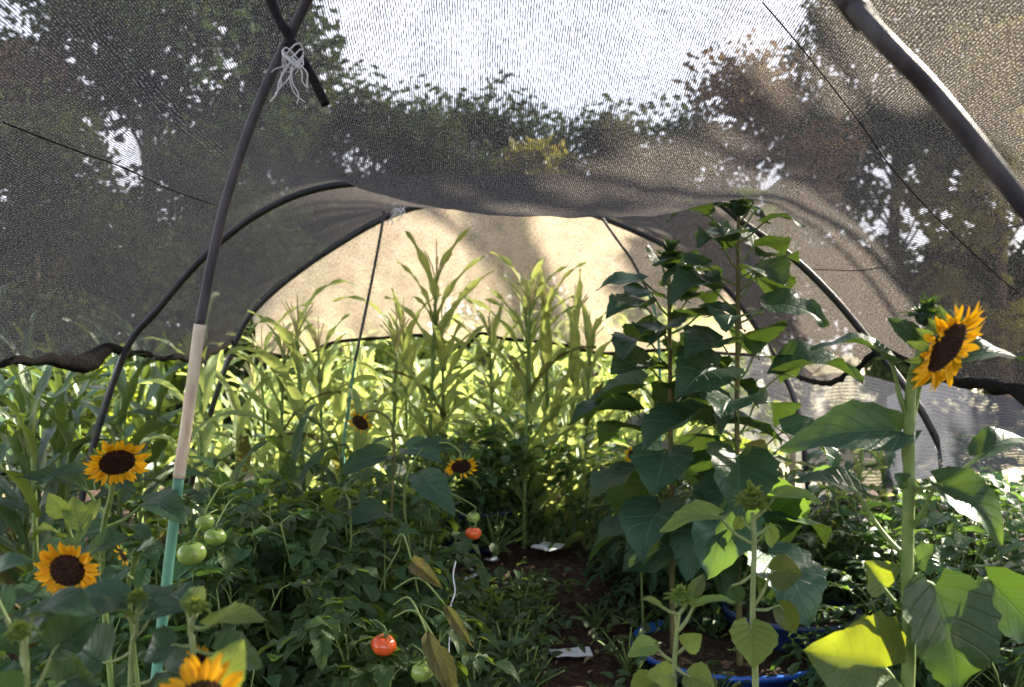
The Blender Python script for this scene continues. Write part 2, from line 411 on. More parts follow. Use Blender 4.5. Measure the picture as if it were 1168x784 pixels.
def make_tomato(h, seed, label, group=None, spread=.35, nst=5, loc=(0,0,0), leafL=.24):
    r = random.Random(seed); root = thing('tomato_plant', label, 'tomato plant', loc, group); L0 = V(loc)
    sm = MB(); lm = MB()
    for s in range(nst):
        az = 2*PI*s/nst+r.uniform(-.5, .5); lean = r.uniform(.25, 1)*spread; hh = h*r.uniform(.72, 1.0)
        pts = [L0+V((math.sin(az)*.03, math.cos(az)*.03, 0))]
        for k in range(1, 6):
            t = k/5; pts.append(L0+V((math.sin(az)*lean*t+r.uniform(-.03, .03), math.cos(az)*lean*t+r.uniform(-.03, .03), hh*t*(1-.08*t))))
        path = cr(pts, 5); k = len(path)
        sm.tube(path, [.0075*(1-.65*i/k) for i in range(k)], 6)
        la = r.uniform(0, 6.3)
        for i in range(3, k, 2):
            la += 2.4+r.uniform(-.4, .4); t = i/k
            compound(lm, path[i], la, leafL*(1.15-.45*t)*r.uniform(.8, 1.15), .7+r.uniform(-.3, .3), r, .082*(1.1-.3*t), .046, 3, 1.5)
    sm.build('stem', M['stem'], root); lm.build('foliage', [M['tom_leaf'], M['stem']], root)
    return root

def make_bush(name, label, cat, h, w, nleaf, ll, lw, seed, mat='bush_leaf', loc=(0,0,0), group=None, lobe=.05, pw=.62):
    r = random.Random(seed); root = thing(name, label, cat, loc, group); L0 = V(loc); sm = MB(); lm = MB(); tips = []
    for s in range(12):
        az = 2*PI*s/12+r.uniform(-.4, .4); rr = r.uniform(.2, 1)*w; hh = h*r.uniform(.65, .95)*(1-.35*(rr/w)**2)
        path = cr([L0, L0+V((math.sin(az)*rr*.3, math.cos(az)*rr*.3, hh*.5)), L0+V((math.sin(az)*rr, math.cos(az)*rr, hh))], 5)
        sm.tube(path, [.006*(1-.06*i) for i in range(len(path))], 5); tips.append(path)
    for i in range(nleaf):
        p = r.choice(tips); q = p[min(len(p)-1, int(len(p)*r.random()**.55))]+V((r.gauss(0, .05), r.gauss(0, .05), r.gauss(0, .04)))
        if q.z < L0.z+.03: q.z = L0.z+.03+r.random()*.05
        az = r.uniform(0, 6.3); e = r.uniform(-.5, .5); d = V((math.sin(az)*math.cos(e), math.cos(az)*math.cos(e), math.sin(e)))
        l = ll*r.uniform(.6, 1.15); leaf(lm, q, q+d*l, lw*l/ll, UP+V((r.uniform(-.4,.4), r.uniform(-.4,.4), 0)), .08, .2, .03, 5, 2, lobe, pw, .04, i)
    sm.build('stem', M['stem'], root); lm.build('foliage', M[mat], root); return root

def make_fern(label, seed, loc=(0,0,0), n=26, L=.5, h=.35, group=None, mat='fern_leaf', ll=.11, lw=.035):
    """bushy plant of long arching compound leaves with narrow leaflets"""
    r = random.Random(seed); root = thing('bushy_plant', label, 'bushy plant', loc, group); sm = MB(); lm = MB(); L0 = V(loc)
    for s in range(5):
        a = r.uniform(0, 6.3); sm.tube(cr([L0, L0+V((math.sin(a)*.05, math.cos(a)*.05, h*.6)), L0+V((math.sin(a)*.14, math.cos(a)*.14, h))], 4), .006, 5)
    for i in range(n):
        a = 2.4*i+r.uniform(-.3, .3); t = (i/n)
        b = L0+V((math.sin(a)*.07, math.cos(a)*.07, h*(.25+.75*t)))
        compound(lm, b, a, L*r.uniform(.7, 1.1), .35+.7*t+r.uniform(-.15, .15), r, ll, lw, 5, 1.5, sd=.25)
    sm.build('stem', M['stem'], root); lm.build('foliage', [M[mat], M['stem']], root); return root

def make_corn(h, seed, mat='corn_leaf', tassel=True, label='', group=None, LW=.13, nl=None, LL=.82, bend=2.8):
    r = random.Random(seed); root = thing('corn_plant', label, 'corn plant', (0,0,0), group)
    bx, by = r.uniform(-.06, .06), r.uniform(-.06, .06)
    path = cr([V((0,0,0)), V((bx*.3, by*.3, h*.4)), V((bx, by, h*.82))], 6); k = len(path)
    sm = MB(); sm.tube(path, [.016*(1-.5*i/k)*(1.18 if i % 3 == 0 else 1) for i in range(k)], 7); sm.build('stalk', M['stem'], root)
    lm = MB(); n = nl or int(h/.15); a0 = r.uniform(0, 6.3)
    for i in range(n):
        t = (i+1)/n; q = path[min(k-1, int(t*(k-1)))]
        strip_leaf(lm, q, a0+PI*i+r.uniform(-.5, .5), LL*r.uniform(.75, 1.1)*(1-.35*abs(t-.5)), LW*r.uniform(.8, 1.15)*(1.05-.45*t), .85+.45*t+r.uniform(-.12, .12), bend*(1.15-.5*t)*r.uniform(.7, 1.25), r, mat=1 if (i < 2 and not tassel) or r.random() < .04 else 0)
    lm.build('foliage', [M[mat], M['wither']], root)
    if tassel:
        tm = MB(); b = path[-1]
        for i in range(7):
            a = r.uniform(0, 6.3); sp = .0 if i == 0 else r.uniform(.05, .11); hh = .26 if i == 0 else r.uniform(.14, .22)
            tm.tube(cr([b, b+V((math.sin(a)*sp*.4, math.cos(a)*sp*.4, hh*.6)), b+V((math.sin(a)*sp, math.cos(a)*sp, hh))], 4), [.004]*8+[.002], 5)
        tm.build('tassel', M['tassel'], root)
    return root

def make_tree(name, label, cat, h, cw, seed, mat, nleaf=6500, lsize=.17, base=.25, group=None, gaps=1.0):
    r = random.Random(seed); root = thing(name, label, cat, (0,0,0), group)
    tm = MB(); top = V((r.uniform(-.3, .3), r.uniform(-.3, .3), h*.8))
    path = cr([V((0,0,-.1)), V((r.uniform(-.15,.15), r.uniform(-.15,.15), h*.35)), top], 6); k = len(path); tr = h*.011+.03
    tm.tube(path, [tr*(1.25-1.05*i/k) for i in range(k)], 8)
    cl = []
    for i in range(46):
        t = r.random(); z = h*(base+(1-base)*t*.96); prof = math.sin(PI*min(1, .12+.86*t))**.6
        a = r.uniform(0, 6.3); rr = cw*prof*math.sqrt(r.uniform(.05, 1))*r.uniform(.8, 1.12)
        c = V((math.sin(a)*rr, math.cos(a)*rr, z)); cl.append((c, cw*r.uniform(.16, .34)*gaps))
        if i % 2 == 0:
            q = path[min(k-1, max(2, int((z/h-.12)*k)))]
            tm.tube(cr([q, (q+c)*.5+V((0,0,-.08*rr)), c], 4), [tr*.22, tr*.2, tr*.18, tr*.15, tr*.13, tr*.11, tr*.09, tr*.06, tr*.03], 5)
    tm.build('trunk', M['bark'], root)
    lm = MB()
    for i in range(nleaf):
        c, cr_ = r.choice(cl); d = V((r.gauss(0, 1), r.gauss(0, 1), r.gauss(0, .75))); d = d.normalized()*cr_*r.random()**.4
        p = c+d; l = lsize*r.uniform(.6, 1.3)
        ax = V((r.gauss(0,1), r.gauss(0,1), r.gauss(-.3,.7))).normalized(); s = ax.orthogonal().normalized(); s = Matrix.Rotation(r.uniform(0,6.3), 3, ax) @ s
        b = len(lm.v); lm.v += [p, p+ax*l*.5+s*l*.28, p+ax*l, p+ax*l*.5-s*l*.28]; lm.uv += [(.5,0),(1,.5),(.5,1),(0,.5)]
        lm.f.append((b, b+1, b+2, b+3)); lm.m.append(0)
    lm.build('crown', M[mat], root, smooth=False); return root

# ------------------------------------------------------------------ setting
def gz(x, y):    # the bed rises a little towards the far end
    t = max(0, min(1, (y-4.3)/.85)); u = max(0, min(1, (y-7)/3)); return .30*t*t*(3-2*t)*(1-u*u*(3-2*u))
gm = MB()
n = 240
def gco(i):   # finer near the camera
    t = i/n*2-1; return math.copysign(abs(t)**3, t)*260
rows = []; uvs = []
for i in range(n+1):
    row = []
    for j in range(n+1):
        x, y = gco(j), gco(i)
        row.append(V((x, y, .02*noise.noise(V((x*1.7, y*1.7, 0)))-.02+gz(x, y))))
    rows.append(row); uvs.append([(j/n, i/n) for j in range(n+1)])
gm.grid(rows, uvs)
g = gm.build('ground', M['ground']); g['kind'] = 'structure'

# ------------------------------------------------------------------ tunnel hoops
H2 = [(-2.02,.0),(-1.98,.45),(-1.89,.95),(-1.74,1.4),(-1.6,1.58),(-1.38,1.83),(-1.12,2.03),(-.825,2.14),(-.4,2.165),(0,2.17),(.4,2.16),(.87,2.09),(1.05,1.97),(1.25,1.83),(1.41,1.68),(1.58,1.48),(1.86,1.1),(2.06,.6),(2.14,0)]
H3 = [(-1.98,.0),(-1.93,.45),(-1.84,.85),(-1.66,1.4),(-1.48,1.69),(-1.06,2.01),(-.59,2.245),(0,2.295),(.395,2.235),(.916,2.02),(1.28,1.76),(1.59,1.3),(1.72,.9),(1.8,0)]
h1 = [P(165,900,2.36), P(178,784,2.35), P(205,540,2.33), P(228,370,2.31), P(243,290,2.3), P(260,220,2.29), P(290,130,2.28), P(330,40,2.26), V((-.36,2.10,2.42)), V((-.05,1.75,2.53)), V((.22,1.42,2.31)), P(968,0,1.16), P(1070,110,1.16), P(1168,235,1.16), P(1230,330,1.17), V((.80,1.2,.9)), V((.86,1.22,0))]
h1[0] = V((h1[1].x-.05, 2.36, 0.0))
t = thing('tunnel_hoop', 'nearest hoop, a bent grey pipe set on cream and green tubes at its left foot', 'tunnel hoop', (h1[0].x, 2.36, 0), 'hoops of the shade tunnel')
mb = MB(); p_ = cr([h1[0], h1[1], h1[2]], 8); mb.tube(p_, .0135, 12); mb.build('green_pipe', M['pipe_green'], t)
mb = MB(); p_ = cr([h1[2], P(215,470,2.32), h1[3]], 8); mb.tube([p_[0]-UP*.012]+p_, .015, 12); mb.build('cream_pipe', M['pipe_cream'], t)
mb = MB(); mb.tube(cr(h1[3:], 8), .0127, 12); mb.build('arched_pipe', M['pipe'], t)
mb = MB(); mb.tube([h1[11]+V((-.02,.0,.028)), h1[11]+V((.025,0,-.03))], .0165, 12); mb.build('coupling', M['pipe_dark'], t)
def hoop(poly, d, lab, r=.0165):
    t = thing('tunnel_hoop', lab, 'tunnel hoop', (poly[0][0], d, 0), 'hoops of the shade tunnel')
    mb = MB(); mb.tube(cr([V((x, d, z)) for x, z in poly], 7), r, 10); mb.build('arched_pipe', M['pipe_dark'], t); return t
hoop(H2, 4.1, 'thin black middle hoop, passing close behind the tall budding sunflowers')
hoop(H3, 5.4, 'black far hoop framing the bright end netting over the corn', .0175)

# ------------------------------------------------------------------ shade net
def arc(poly, n):
    pts = [V((x, z, 0)) for x, z in poly]; pts = cr(pts, 8); L = [0]
    for a, b in zip(pts, pts[1:]): L.append(L[-1]+(b-a).length)
    out = []; k = 0
    for i in range(n+1):
        s = L[-1]*i/n
        while k < len(L)-2 and L[k+1] < s: k += 1
        f = (s-L[k])/max(1e-9, L[k+1]-L[k]); p = pts[k].lerp(pts[k+1], f); out.append((p.x, p.y))
    return out, L[-1]
K0 = [(-1.95,.25),(-1.85,1.25),(-1.6,1.9),(-.9,2.45),(0,2.66),(.9,2.45),(1.6,1.9),(1.85,1.2),(1.95,.25)]
K1 = [(-1.95,1.38),(-1.62,1.74),(-1.05,2.16),(-.55,2.46),(0,2.66),(.6,2.5),(1.15,2.14),(1.6,1.7),(1.82,1.18)]
K2 = [(-1.79,1.40),(-1.62,1.605),(-1.395,1.855),(-1.13,2.055),(-.83,2.166),(-.4,2.192),(0,2.197),(.4,2.187),(.875,2.118),(1.06,1.997),(1.265,1.855),(1.43,1.70),(1.6,1.495),(1.66,1.40)]
K3 = [(-1.66,1.45),(-1.5,1.712),(-1.07,2.036),(-.595,2.272),(0,2.322),(.4,2.262),(.93,2.044),(1.3,1.78),(1.60,1.33),(1.63,1.27)]
NC = 150
keys = [(-5.0, K0), (1.9, K1), (4.1, K2), (5.42, K3)]
ka = [(d, *arc(k, NC)) for d, k in keys]
def sm(a, b, x):
    t = max(0, min(1, (x-a)/(b-a))); return t*t*(3-2*t)
def net_pt(d, i):
    for q in range(len(ka)-1):
        if d <= ka[q+1][0] or q == len(ka)-2: break
    d0, A, _ = ka[q]; d1, B, _ = ka[q+1]; f = (d-d0)/(d1-d0)
    x = A[i][0]*(1-f)+B[i][0]*f; z = A[i][1]*(1-f)+B[i][1]*f
    if q == 1:
        w = max(0, math.cos(min(1, abs(x-.08)/1.25)*PI/2))**1.6
        z -= .43*w*math.sin(PI*f**1.55)**1.1 if f > 0 else 0
        z -= .05*(1-w)*math.sin(PI*f)
        z += .016*noise.noise(V((x*7+d*1.5, d*1.1, 4)))*w*math.sin(PI*f)+.010*noise.noise(V((x*14-d*2, d*1.6, 8)))*w*math.sin(PI*f)
        if abs(x) > 1.0: x *= 1+.035*math.sin(PI*f)
    elif q == 2:
        w = 1-sm(.3, 1.0, abs(x+.05)); z -= (.10*w)*math.sin(PI*f)
        z += .08*sm(.9, 1.4, abs(x))*math.sin(PI*f)*(-1 if x > 0 else -.6)
    elif q == 0:
        z -= .06*math.sin(PI*f)
    nzv = noise.noise(V((x*1.6, d*1.6, 3)))*.035+noise.noise(V((x*5, d*3.5, 9)))*.012+noise.noise(V((x*11, d*6, 1)))*.005
    fade = 1.0
    for kd, _ in keys[1:]: fade = min(fade, abs(d-kd)/.3)
    z += nzv*min(1, fade)
    if d < 3.1: z += .66*max(0, (i/NC-.86)/.14)*(1-sm(2.7, 3.05, d))*sm(.2, .8, d)  # right edge out of view, lifted to let sun onto the large leaves
    e = min(i, NC-i)/NC       # loose lower edges
    if e < .08: z += (1-e/.08)*(.05*noise.noise(V((d*2.3, x, 5)))+.02*noise.noise(V((d*7, x, 5))))
    return V((x, d, z))
ds = []
d = -5.0
while d < 5.42: ds.append(d); d += .16 if d < 1.7 else .045
ds.append(5.42)
rows = []; uvs = []
for d in ds:
    rows.append([net_pt(d, i) for i in range(NC+1)]); uvs.append([(i/NC*4.9, d) for i in range(NC+1)])
t_net = thing('shade_net', 'dark knitted shade netting draped over the hoops and sagging between them', 'shade net', (0, 1.6, 0))
mb = MB(); mb.grid(rows, uvs); roof_v, roof_f = mb.v, mb.f
mb.build('netting', M['net'], t_net)
bvh = BVHTree.FromPolygons(roof_v, roof_f)
cam_loc = V((0, 0, CAMH))
def on_net(px, py):
    dr = P(px, py, 1.0)-cam_loc; h = bvh.ray_cast(cam_loc, dr.normalized())[0]
    return h
for pts in ([(0,137),(40,153),(90,172),(140,190),(190,214),(245,233)], [(872,0),(908,42),(945,88),(985,140),(1020,190),(1060,235),(1100,275),(1140,312),(1167,334)], [(930,306),(960,307),(985,307),(1010,303)]):
    q = [on_net(*p) for p in pts]; q = [V((x.x*.994, x.y-.004, x.z-.006)) for x in q if x]
    if len(q) > 2:
        mb = MB(); mb.tube(cr(q, 5), .0022, 5); mb.build('seam_cord', M['strap'], t_net)
# rolled lower hems
def hem(col, name, rfun, dz=0.0, rng=(0.6, 5.42)):
    pts = []; rad = []
    for dd in [rng[0]+(rng[1]-rng[0])*i/90 for i in range(91)]:
        p = net_pt(dd, col); r = rfun(dd)*(1+.35*noise.noise(V((dd*6, col, 2))))
        pts.append(p+V((0, 0, -r*.6+dz+.012*noise.noise(V((dd*4, 7, col)))))); rad.append(r)
    mb = MB(); mb.tube(pts, rad, 9)
    for i in range(len(mb.v)): mb.v[i] = mb.v[i]+V((noise.noise(mb.v[i]*22)*.012, 0, noise.noise(mb.v[i]*17)*.014))
    mb.build(name, M['hem'], t_net)
hem(0, 'rolled_hem', lambda d: .014+.026*math.exp(-((d-3.9)/.25)**2)+.010*math.exp(-((d-5.0)/.2)**2))
hem(NC, 'rolled_hem', lambda d: .014+.024*math.exp(-((d-2.9)/.5)**2))

# end curtain hanging from the far hoop
hemp = [(292,398),(318,404),(345,406),(375,391),(410,386),(440,384),(470,381),(495,384),(518,392),(530,396),(540,386),(550,379),(575,385),(608,388),(640,391),(665,398),(700,402),(760,398),(830,402),(885,405)]
H3c = [V((x, z, 0)) for x, z in H3]; H3f = cr(H3c, 10)
def top_z(x):
    for a, b in zip(H3f, H3f[1:]):
        if a.x <= x <= b.x and a.y > 1.2: return a.y+(b.y-a.y)*(x-a.x)/max(1e-6, b.x-a.x)
    return 1.3
dB = 5.72
hb = cr([P(a, b, dB) for a, b in hemp], 7)
rows = [[] for _ in range(34)]; uvs = [[] for _ in range(34)]
for p in hb:
    x = p.x*.965; tz = max(top_z(x), p.z+.01)+.012
    for i in range(34):
        f = i/33; z = tz+(p.z-tz)*f
        y = 5.425+(dB-5.425)*f+.06*math.sin(PI*f)+.075*noise.noise(V((x*2.2, z*1.2, 1)))*f+.03*noise.noise(V((x*6+z*2, z*.9, 4)))*math.sqrt(f)+.012*noise.noise(V((x*15-z*3, z*2, 7)))*f
        rows[i].append(V((x+(p.x-x)*f, y, z))); uvs[i].append((p.x*1.0, z))
t_end = thing('end_curtain', 'netting curtain with sunlight painted in as tan, closing the far end above the corn', 'shade net', (0, 5.7, 1.45))
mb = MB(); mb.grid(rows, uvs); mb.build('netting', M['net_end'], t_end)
mb = MB(); mb.tube([v+V((0, 0, -.008)) for v in rows[-1]], [.011*(1+.5*noise.noise(V((i*.37, 0, 0)))) for i in range(len(rows[-1]))], 7); mb.build('rolled_hem', M['hem'], t_end)

# low pale mesh beyond the tunnel on the right
def cloth(name, label, top, bot, mat, wr=.03, nr=22, cat='mesh screen'):
    T = cr(top, 8); B = cr(bot, 8); rows = []; uvs = []; L = [0]
    for a, b in zip(T, T[1:]): L.append(L[-1]+(b-a).length)
    for i in range(nr+1):
        f = i/nr; row = []
        for a, b in zip(T, B):
            p = a.lerp(b, f); nz = noise.noise(V((p.x*3+p.y*3, p.z*2.5, 2)))*wr+noise.noise(V((p.x*9+p.y*8, p.z*7, 5)))*wr*.4
            row.append(p+V((nz*.8, nz*.5, nz*.35)))
        rows.append(row); uvs.append([(l, (T[0]-B[0]).length*f) for l in L])
    mb = MB(); mb.grid(rows, uvs); o = mb.build(name, M[mat]); return tag(o, label, cat)
cloth('mesh_screen', 'sagging blue grey mesh strip along the right side behind the large sunflower', [P(1012,452,4.9), P(1060,436,4.3), P(1120,448,3.8), P(1190,462,3.4), P(1300,480,2.9)], [P(1006,560,4.9), P(1050,545,4.3), P(1110,540,3.8), P(1190,532,3.4), P(1300,560,2.9)], 'net_grey', .05)
cloth('mesh_screen', 'pale whitish mesh panel standing behind the big left leaf of the large sunflower', [P(915,432,5.9), P(950,426,5.8), P(985,428,5.6), P(1030,440,5.4)], [P(912,570,5.9), P(950,566,5.8), P(985,560,5.6), P(1030,560,5.4)], 'net_pale', .03)
cloth('mesh_screen', 'tan sunlit cloth hanging below the far hoop on its right', [P(800,398,6.3), P(850,400,6.2), P(890,404,6.1), P(925,425,6.0)], [P(800,480,6.3), P(850,500,6.2), P(890,515,6.1), P(925,520,6.0)], 'net_pale', .03)
for px, d, top, lab in ((901, 5.75, 492, 'pale wooden stake at the left edge of the whitish mesh panel'), (1036, 5.2, 430, 'wooden stake where the pale and blue grey mesh meet'),):
    b = P(px, 400, d); b.z = 0; tp = P(px+3, top, d); mb = MB()
    mb.tube([b, b.lerp(tp, .5)+V((.004, 0, 0)), tp-UP*.01, tp], [.024, .023, .022, .014], 4); tag(mb.build('wooden_stake', M['wood'], smooth=False), lab, 'stake')

# poles, strap, string
def pole(pts, r, lab, split, cats='support pole'):
    b = V((pts[-1].x, pts[-1].y, 0)); t = thing('support_pole', lab, cats, b)
    mb = MB(); mb.tube(cr(pts[:split+1], 6), r, 8); mb.build('upper_rod', M['pipe_dark'], t)
    mb = MB(); mb.tube(cr(pts[split:]+[b], 6), r*1.05, 8); mb.build('lower_rod', M['pipe_green'], t)
pole([P(440,208,5.25), P(436,255,5.22), P(420,340,5.18), P(405,412,5.15), P(397,470,5.13), P(392,520,5.12)], .0085, 'thin leaning rod left of centre, dark above and green below', 3)
pole([P(680,238,5.3), P(700,268,5.3), P(720,296,5.3), P(738,330,5.3), P(752,400,5.32)], .008, 'thin curved rod in front of the bright right part of the end curtain', 3)
mb = MB(); sp_ = [P(300,-30,2.32), P(311,8,2.28), P(328,40,2.235), P(345,68,2.225), P(360,96,2.22), P(371,119,2.215)]
mb.tube(cr(sp_, 6), [.011]*31, 8)
for i in range(len(mb.v)): mb.v[i] = mb.v[i]+V((noise.noise(mb.v[i]*60)*.002, 0, noise.noise(mb.v[i]*55)*.002))
tag(mb.build('black_strap', M['strap']), 'frayed black strap end tied across the top of the near left pipe', 'strap')
def string_tie(c, s, lab, seed, dn):
    r = random.Random(seed); mb = MB()
    for k in range(4):
        pts = [c+V((math.cos(a)*.02*s, math.sin(a)*.02*s-.004, math.sin(a*2+k)*.012*s+(k-1.5)*.008*s)) for a in [2*PI*i/10 for i in range(11)]]
        mb.tube(cr(pts, 3), .0016*s, 5)
    for k in range(9):
        e = c+V((r.uniform(-.045, .03)*s, -.01, -r.uniform(.3, 1)*dn)); m_ = c.lerp(e, .5)+V((r.uniform(-.02, .02)*s, -.01, 0))
        mb.tube(cr([c, m_, m_.lerp(e, .6)+V((r.uniform(-.012, .012)*s, 0, 0)), e], 5), r.uniform(.0008, .0019)*s, 5)
    tag(mb.build('string_tie', M['string']), lab, 'string')
string_tie(P(334,66,2.20), 1.25, 'white frayed string knotted below the black strap on the near pipe', 3, .12)
string_tie(P(455,238,5.33), 1.6, 'small white string knot on the far hoop above the leaning rod', 8, .10)

# ------------------------------------------------------------------ sunflowers, right
SL = 'sun_leaf'
b0 = V((.80, 1.95, 0)); t = thing('sunflower', 'large blooming sunflower on the right, its head tilted and a bud behind', 'sunflower', b0)
d = 1.92
st = cr([b0, P(1034,784,d), P(1034,650,d), P(1036,560,d), P(1037,480,d), P(1040,435,d), P(1050,405,d-.0), P(1068,398,d-.01)], 6)
mb = MB(); k = len(st); mb.tube(st, [.0145*(1-.38*i/k) for i in range(k)], 10); mb.build('stem', M['stem'], t)
head(t, P(1079,396,d-.045), (.52,-.70,-.48), .104, 5, .95, .58, 25)
mb = MB(); mb.tube(cr([P(1037,500,d), P(1046,455,d+.03), P(1055,410,d+.05), P(1056,375,d+.06)], 5), .005, 6); mb.build('side_stem', M['stem'], t)
bud(t, P(1056,362,d+.06), (0.1,-.2,1), .045, 3, 'sun_leaf')
FC = V((0,-1,.35))
lv = [ # stem px, base px, tip px, width, normal, arch, mat
 ((1036,480),(1016,412),(924,398),.085,V((-.1,-.35,1)),.16,SL,.0),
 ((1036,545),(1026,492),(889,512),.125,V((-.1,-.75,.6)),.10,SL,.02),
 ((1042,440),(1080,420),(1172,412),.11,V((0,-.35,1)),.14,SL,.06),
 ((1037,605),(1068,552),(1142,622),.125,V((.25,-.7,.7)),.16,SL,-.06),
 ((1037,560),(1030,552),(1020,540),.04,FC,.1,SL,-.02),
 ((1037,620),(1045,640),(1072,628),.06,FC,.1,SL,.05),
 ((1037,790),(1008,762),(916,742),.22,V((-.1,-1,.25)),.06,'sun_leaf_old',-.02),
 ((1036,650),(1064,668),(1092,792),.21,V((.1,-1,.3)),.08,'sun_leaf_edge',-.03),
 ((1037,560),(1118,520),(1175,500),.09,V((.2,-.3,1)),.12,SL,.12),
 ((1037,680),(1125,660),(1190,735),.12,V((-.3,-.9,.3)),.1,'sun_leaf_edge',.05),
 ((1037,640),(975,560),(905,548),.09,V((0,-.3,1)),.1,SL,.12),
 ((1037,700),(1005,668),(985,640),.09,FC,.05,'sun_leaf_old',.0),
 ((1042,430),(1050,395),(1010,362),.05,FC,.1,SL,.05),
 ((1056,380),(1062,365),(1060,340),.035,FC,.1,'sun_leaf_young',.08),
 ((1056,380),(1075,372),(1100,362),.05,FC,.1,SL,.10),
]
for i, (a, b, c, w, nh, ar, mt, dz) in enumerate(lv):
    petiole_leaf(t, P(*a, d), P(*b, d-abs(dz)*.3 if dz < 0 else d+dz*.6), P(*c, d+dz), w, nh, mt, .0045, 40+i, arch=ar, fold=.28 if mt == 'sun_leaf_old' else .15, wave=.06 if mt != SL else .03, n=14, m=4, serr=.05,
                 label='leaf glowing yellow where the sun comes through' if i == 6 else None)

# young budding sunflowers, front right
def young(lab, stem_px, d, bud_px, leaves, r=.009, seed=0, br=.045, name='sunflower'):
    b = P(*stem_px[0], d); b.z = 0
    t = thing('sunflower', lab, 'sunflower', b)
    st = cr([b]+[P(*p, d) for p in stem_px], 6); mb = MB(); k = len(st); mb.tube(st, [r*(1-.4*i/k) for i in range(k)], 9); mb.build('stem', M['stem_pale'], t)
    if bud_px: bud(t, P(*bud_px, d-.01), (0,-.35,1), br, seed)
    for i, (a, bb, c, w, nh, ar, mt, dz) in enumerate(leaves):
        petiole_leaf(t, P(*a, d), P(*bb, d+dz*.4), P(*c, d+dz), w, nh, mt, .0035, seed*31+i, arch=ar, fold=.16, wave=.025, n=11, m=3, stem='stem_pale', serr=.04)
    return t
Y = 'sun_leaf_young'
young('young sunflower with an open pale green bud in front of the blue tub', [(861,784),(858,700),(860,620),(858,585)], 2.2, (857,572), [
 ((858,620),(818,588),(752,608),.075,V((-.2,-.6,.9)),.14,Y,-.06),
 ((858,592),(885,566),(938,575),.055,V((.1,-.4,1)),.12,Y,-.02),
 ((860,690),(880,652),(915,655),.085,V((0,-1,.2)),.05,'sun_leaf_old',-.02),
 ((860,695),(888,690),(908,722),.06,V((0,-1,.1)),.03,'sun_leaf_old',.03),
 ((858,735),(855,712),(858,762),.115,V((0,-1,.25)),.06,Y,-.08),
 ((860,610),(876,600),(880,625),.04,FC,.1,Y,.05),
 ((859,605),(845,590),(838,604),.03,FC,.1,Y,.05),
 ((858,655),(835,668),(838,690),.05,FC,.1,SL,.06)], seed=11)
young('small young sunflower with narrow leaves beside the rim of the blue tub', [(768,800),(770,740),(774,700)], 2.0, (775,682), [
 ((772,720),(792,690),(840,686),.03,V((0,-.5,1)),.12,Y,-.03),
 ((774,700),(752,690),(728,684),.028,V((0,-.5,1)),.1,Y,-.02),
 ((774,700),(788,678),(803,654),.035,V((0,-1,.2)),.08,'sun_leaf_old',.02),
 ((770,755),(745,735),(715,748),.05,V((0,-.7,.7)),.1,Y,-.03),
 ((770,760),(785,770),(815,785),.07,V((0,-.8,.6)),.1,Y,-.06),
 ((770,770),(745,778),(715,800),.075,V((0,-.8,.6)),.1,Y,-.06),
 ((771,745),(782,735),(800,722),.05,FC,.1,Y,-.04),
 ((770,780),(762,770),(735,770),.06,FC,.1,Y,-.09)], .007, seed=13, br=.03)

# tall closed sunflowers in the middle distance
def tall_sun(lab, bx, d, top_px, seed, first=.35, step=.085, big=.36):
    r = random.Random(seed); T = P(*top_px, d); b = V((bx, d+.02, 0)); t = thing('sunflower', lab, 'sunflower', b)
    st = cr([b, b.lerp(T, .5)+V((r.uniform(-.015,.015), 0, 0)), T], 10); k = len(st)
    mb = MB(); mb.tube(st, [.0145*(1-.5*i/k) for i in range(k)], 9); mb.build('stem', M['stem_dark'], t)
    z = first; a = r.uniform(0, 6.3); H = T.z
    while z < H-.05:
        f = z/H; q = b.lerp(T, f); a += 2.4+r.uniform(-.35, .35)
        if abs(math.sin(a)) < .3: a += .5
        sz = big*(1.0 if f < .65 else 1-.5*((f-.65)/.35))*r.uniform(.85, 1.12)
        out = V((math.sin(a), math.cos(a)*.8, 0)); pl = (.16*(1-.5*max(0, f-.5))+.02)*r.uniform(.85, 1.2)
        base = q+out*pl*.85+UP*pl*.55
        dr = (r.uniform(.05, .55) if f > .5 else r.uniform(.3, .95))*(1 if f < .85 else .4)
        tip = base+(out*math.cos(dr)-UP*math.sin(dr))*sz
        nh = (UP*math.cos(dr)+out*math.sin(dr)+V((r.uniform(-.35,.35), r.uniform(-.55,.05), 0))).normalized()
        petiole_leaf(t, q, base, tip, sz*r.uniform(.78, .95), nh, SL, .004, r.randrange(9999), arch=r.uniform(.06, .24), fold=r.uniform(.05, .28), wave=r.uniform(.03,.07), n=14, m=4, serr=.06, stem='stem')
        z += step*r.uniform(.7, 1.25)*(1 if f < .8 else .6)
    bud(t, T+UP*.012, (.1,-.15,1), .085, seed, SL); return t
tall_sun('tallest sunflower, closed green bud almost touching the sagging net', .955, 3.8, (843,240), 21, .42, .047, .34)
tall_sun('tall sunflower with a closed bud, left of and slightly lower than the tallest one', .70, 3.95, (763,300), 34, .45, .046, .31)

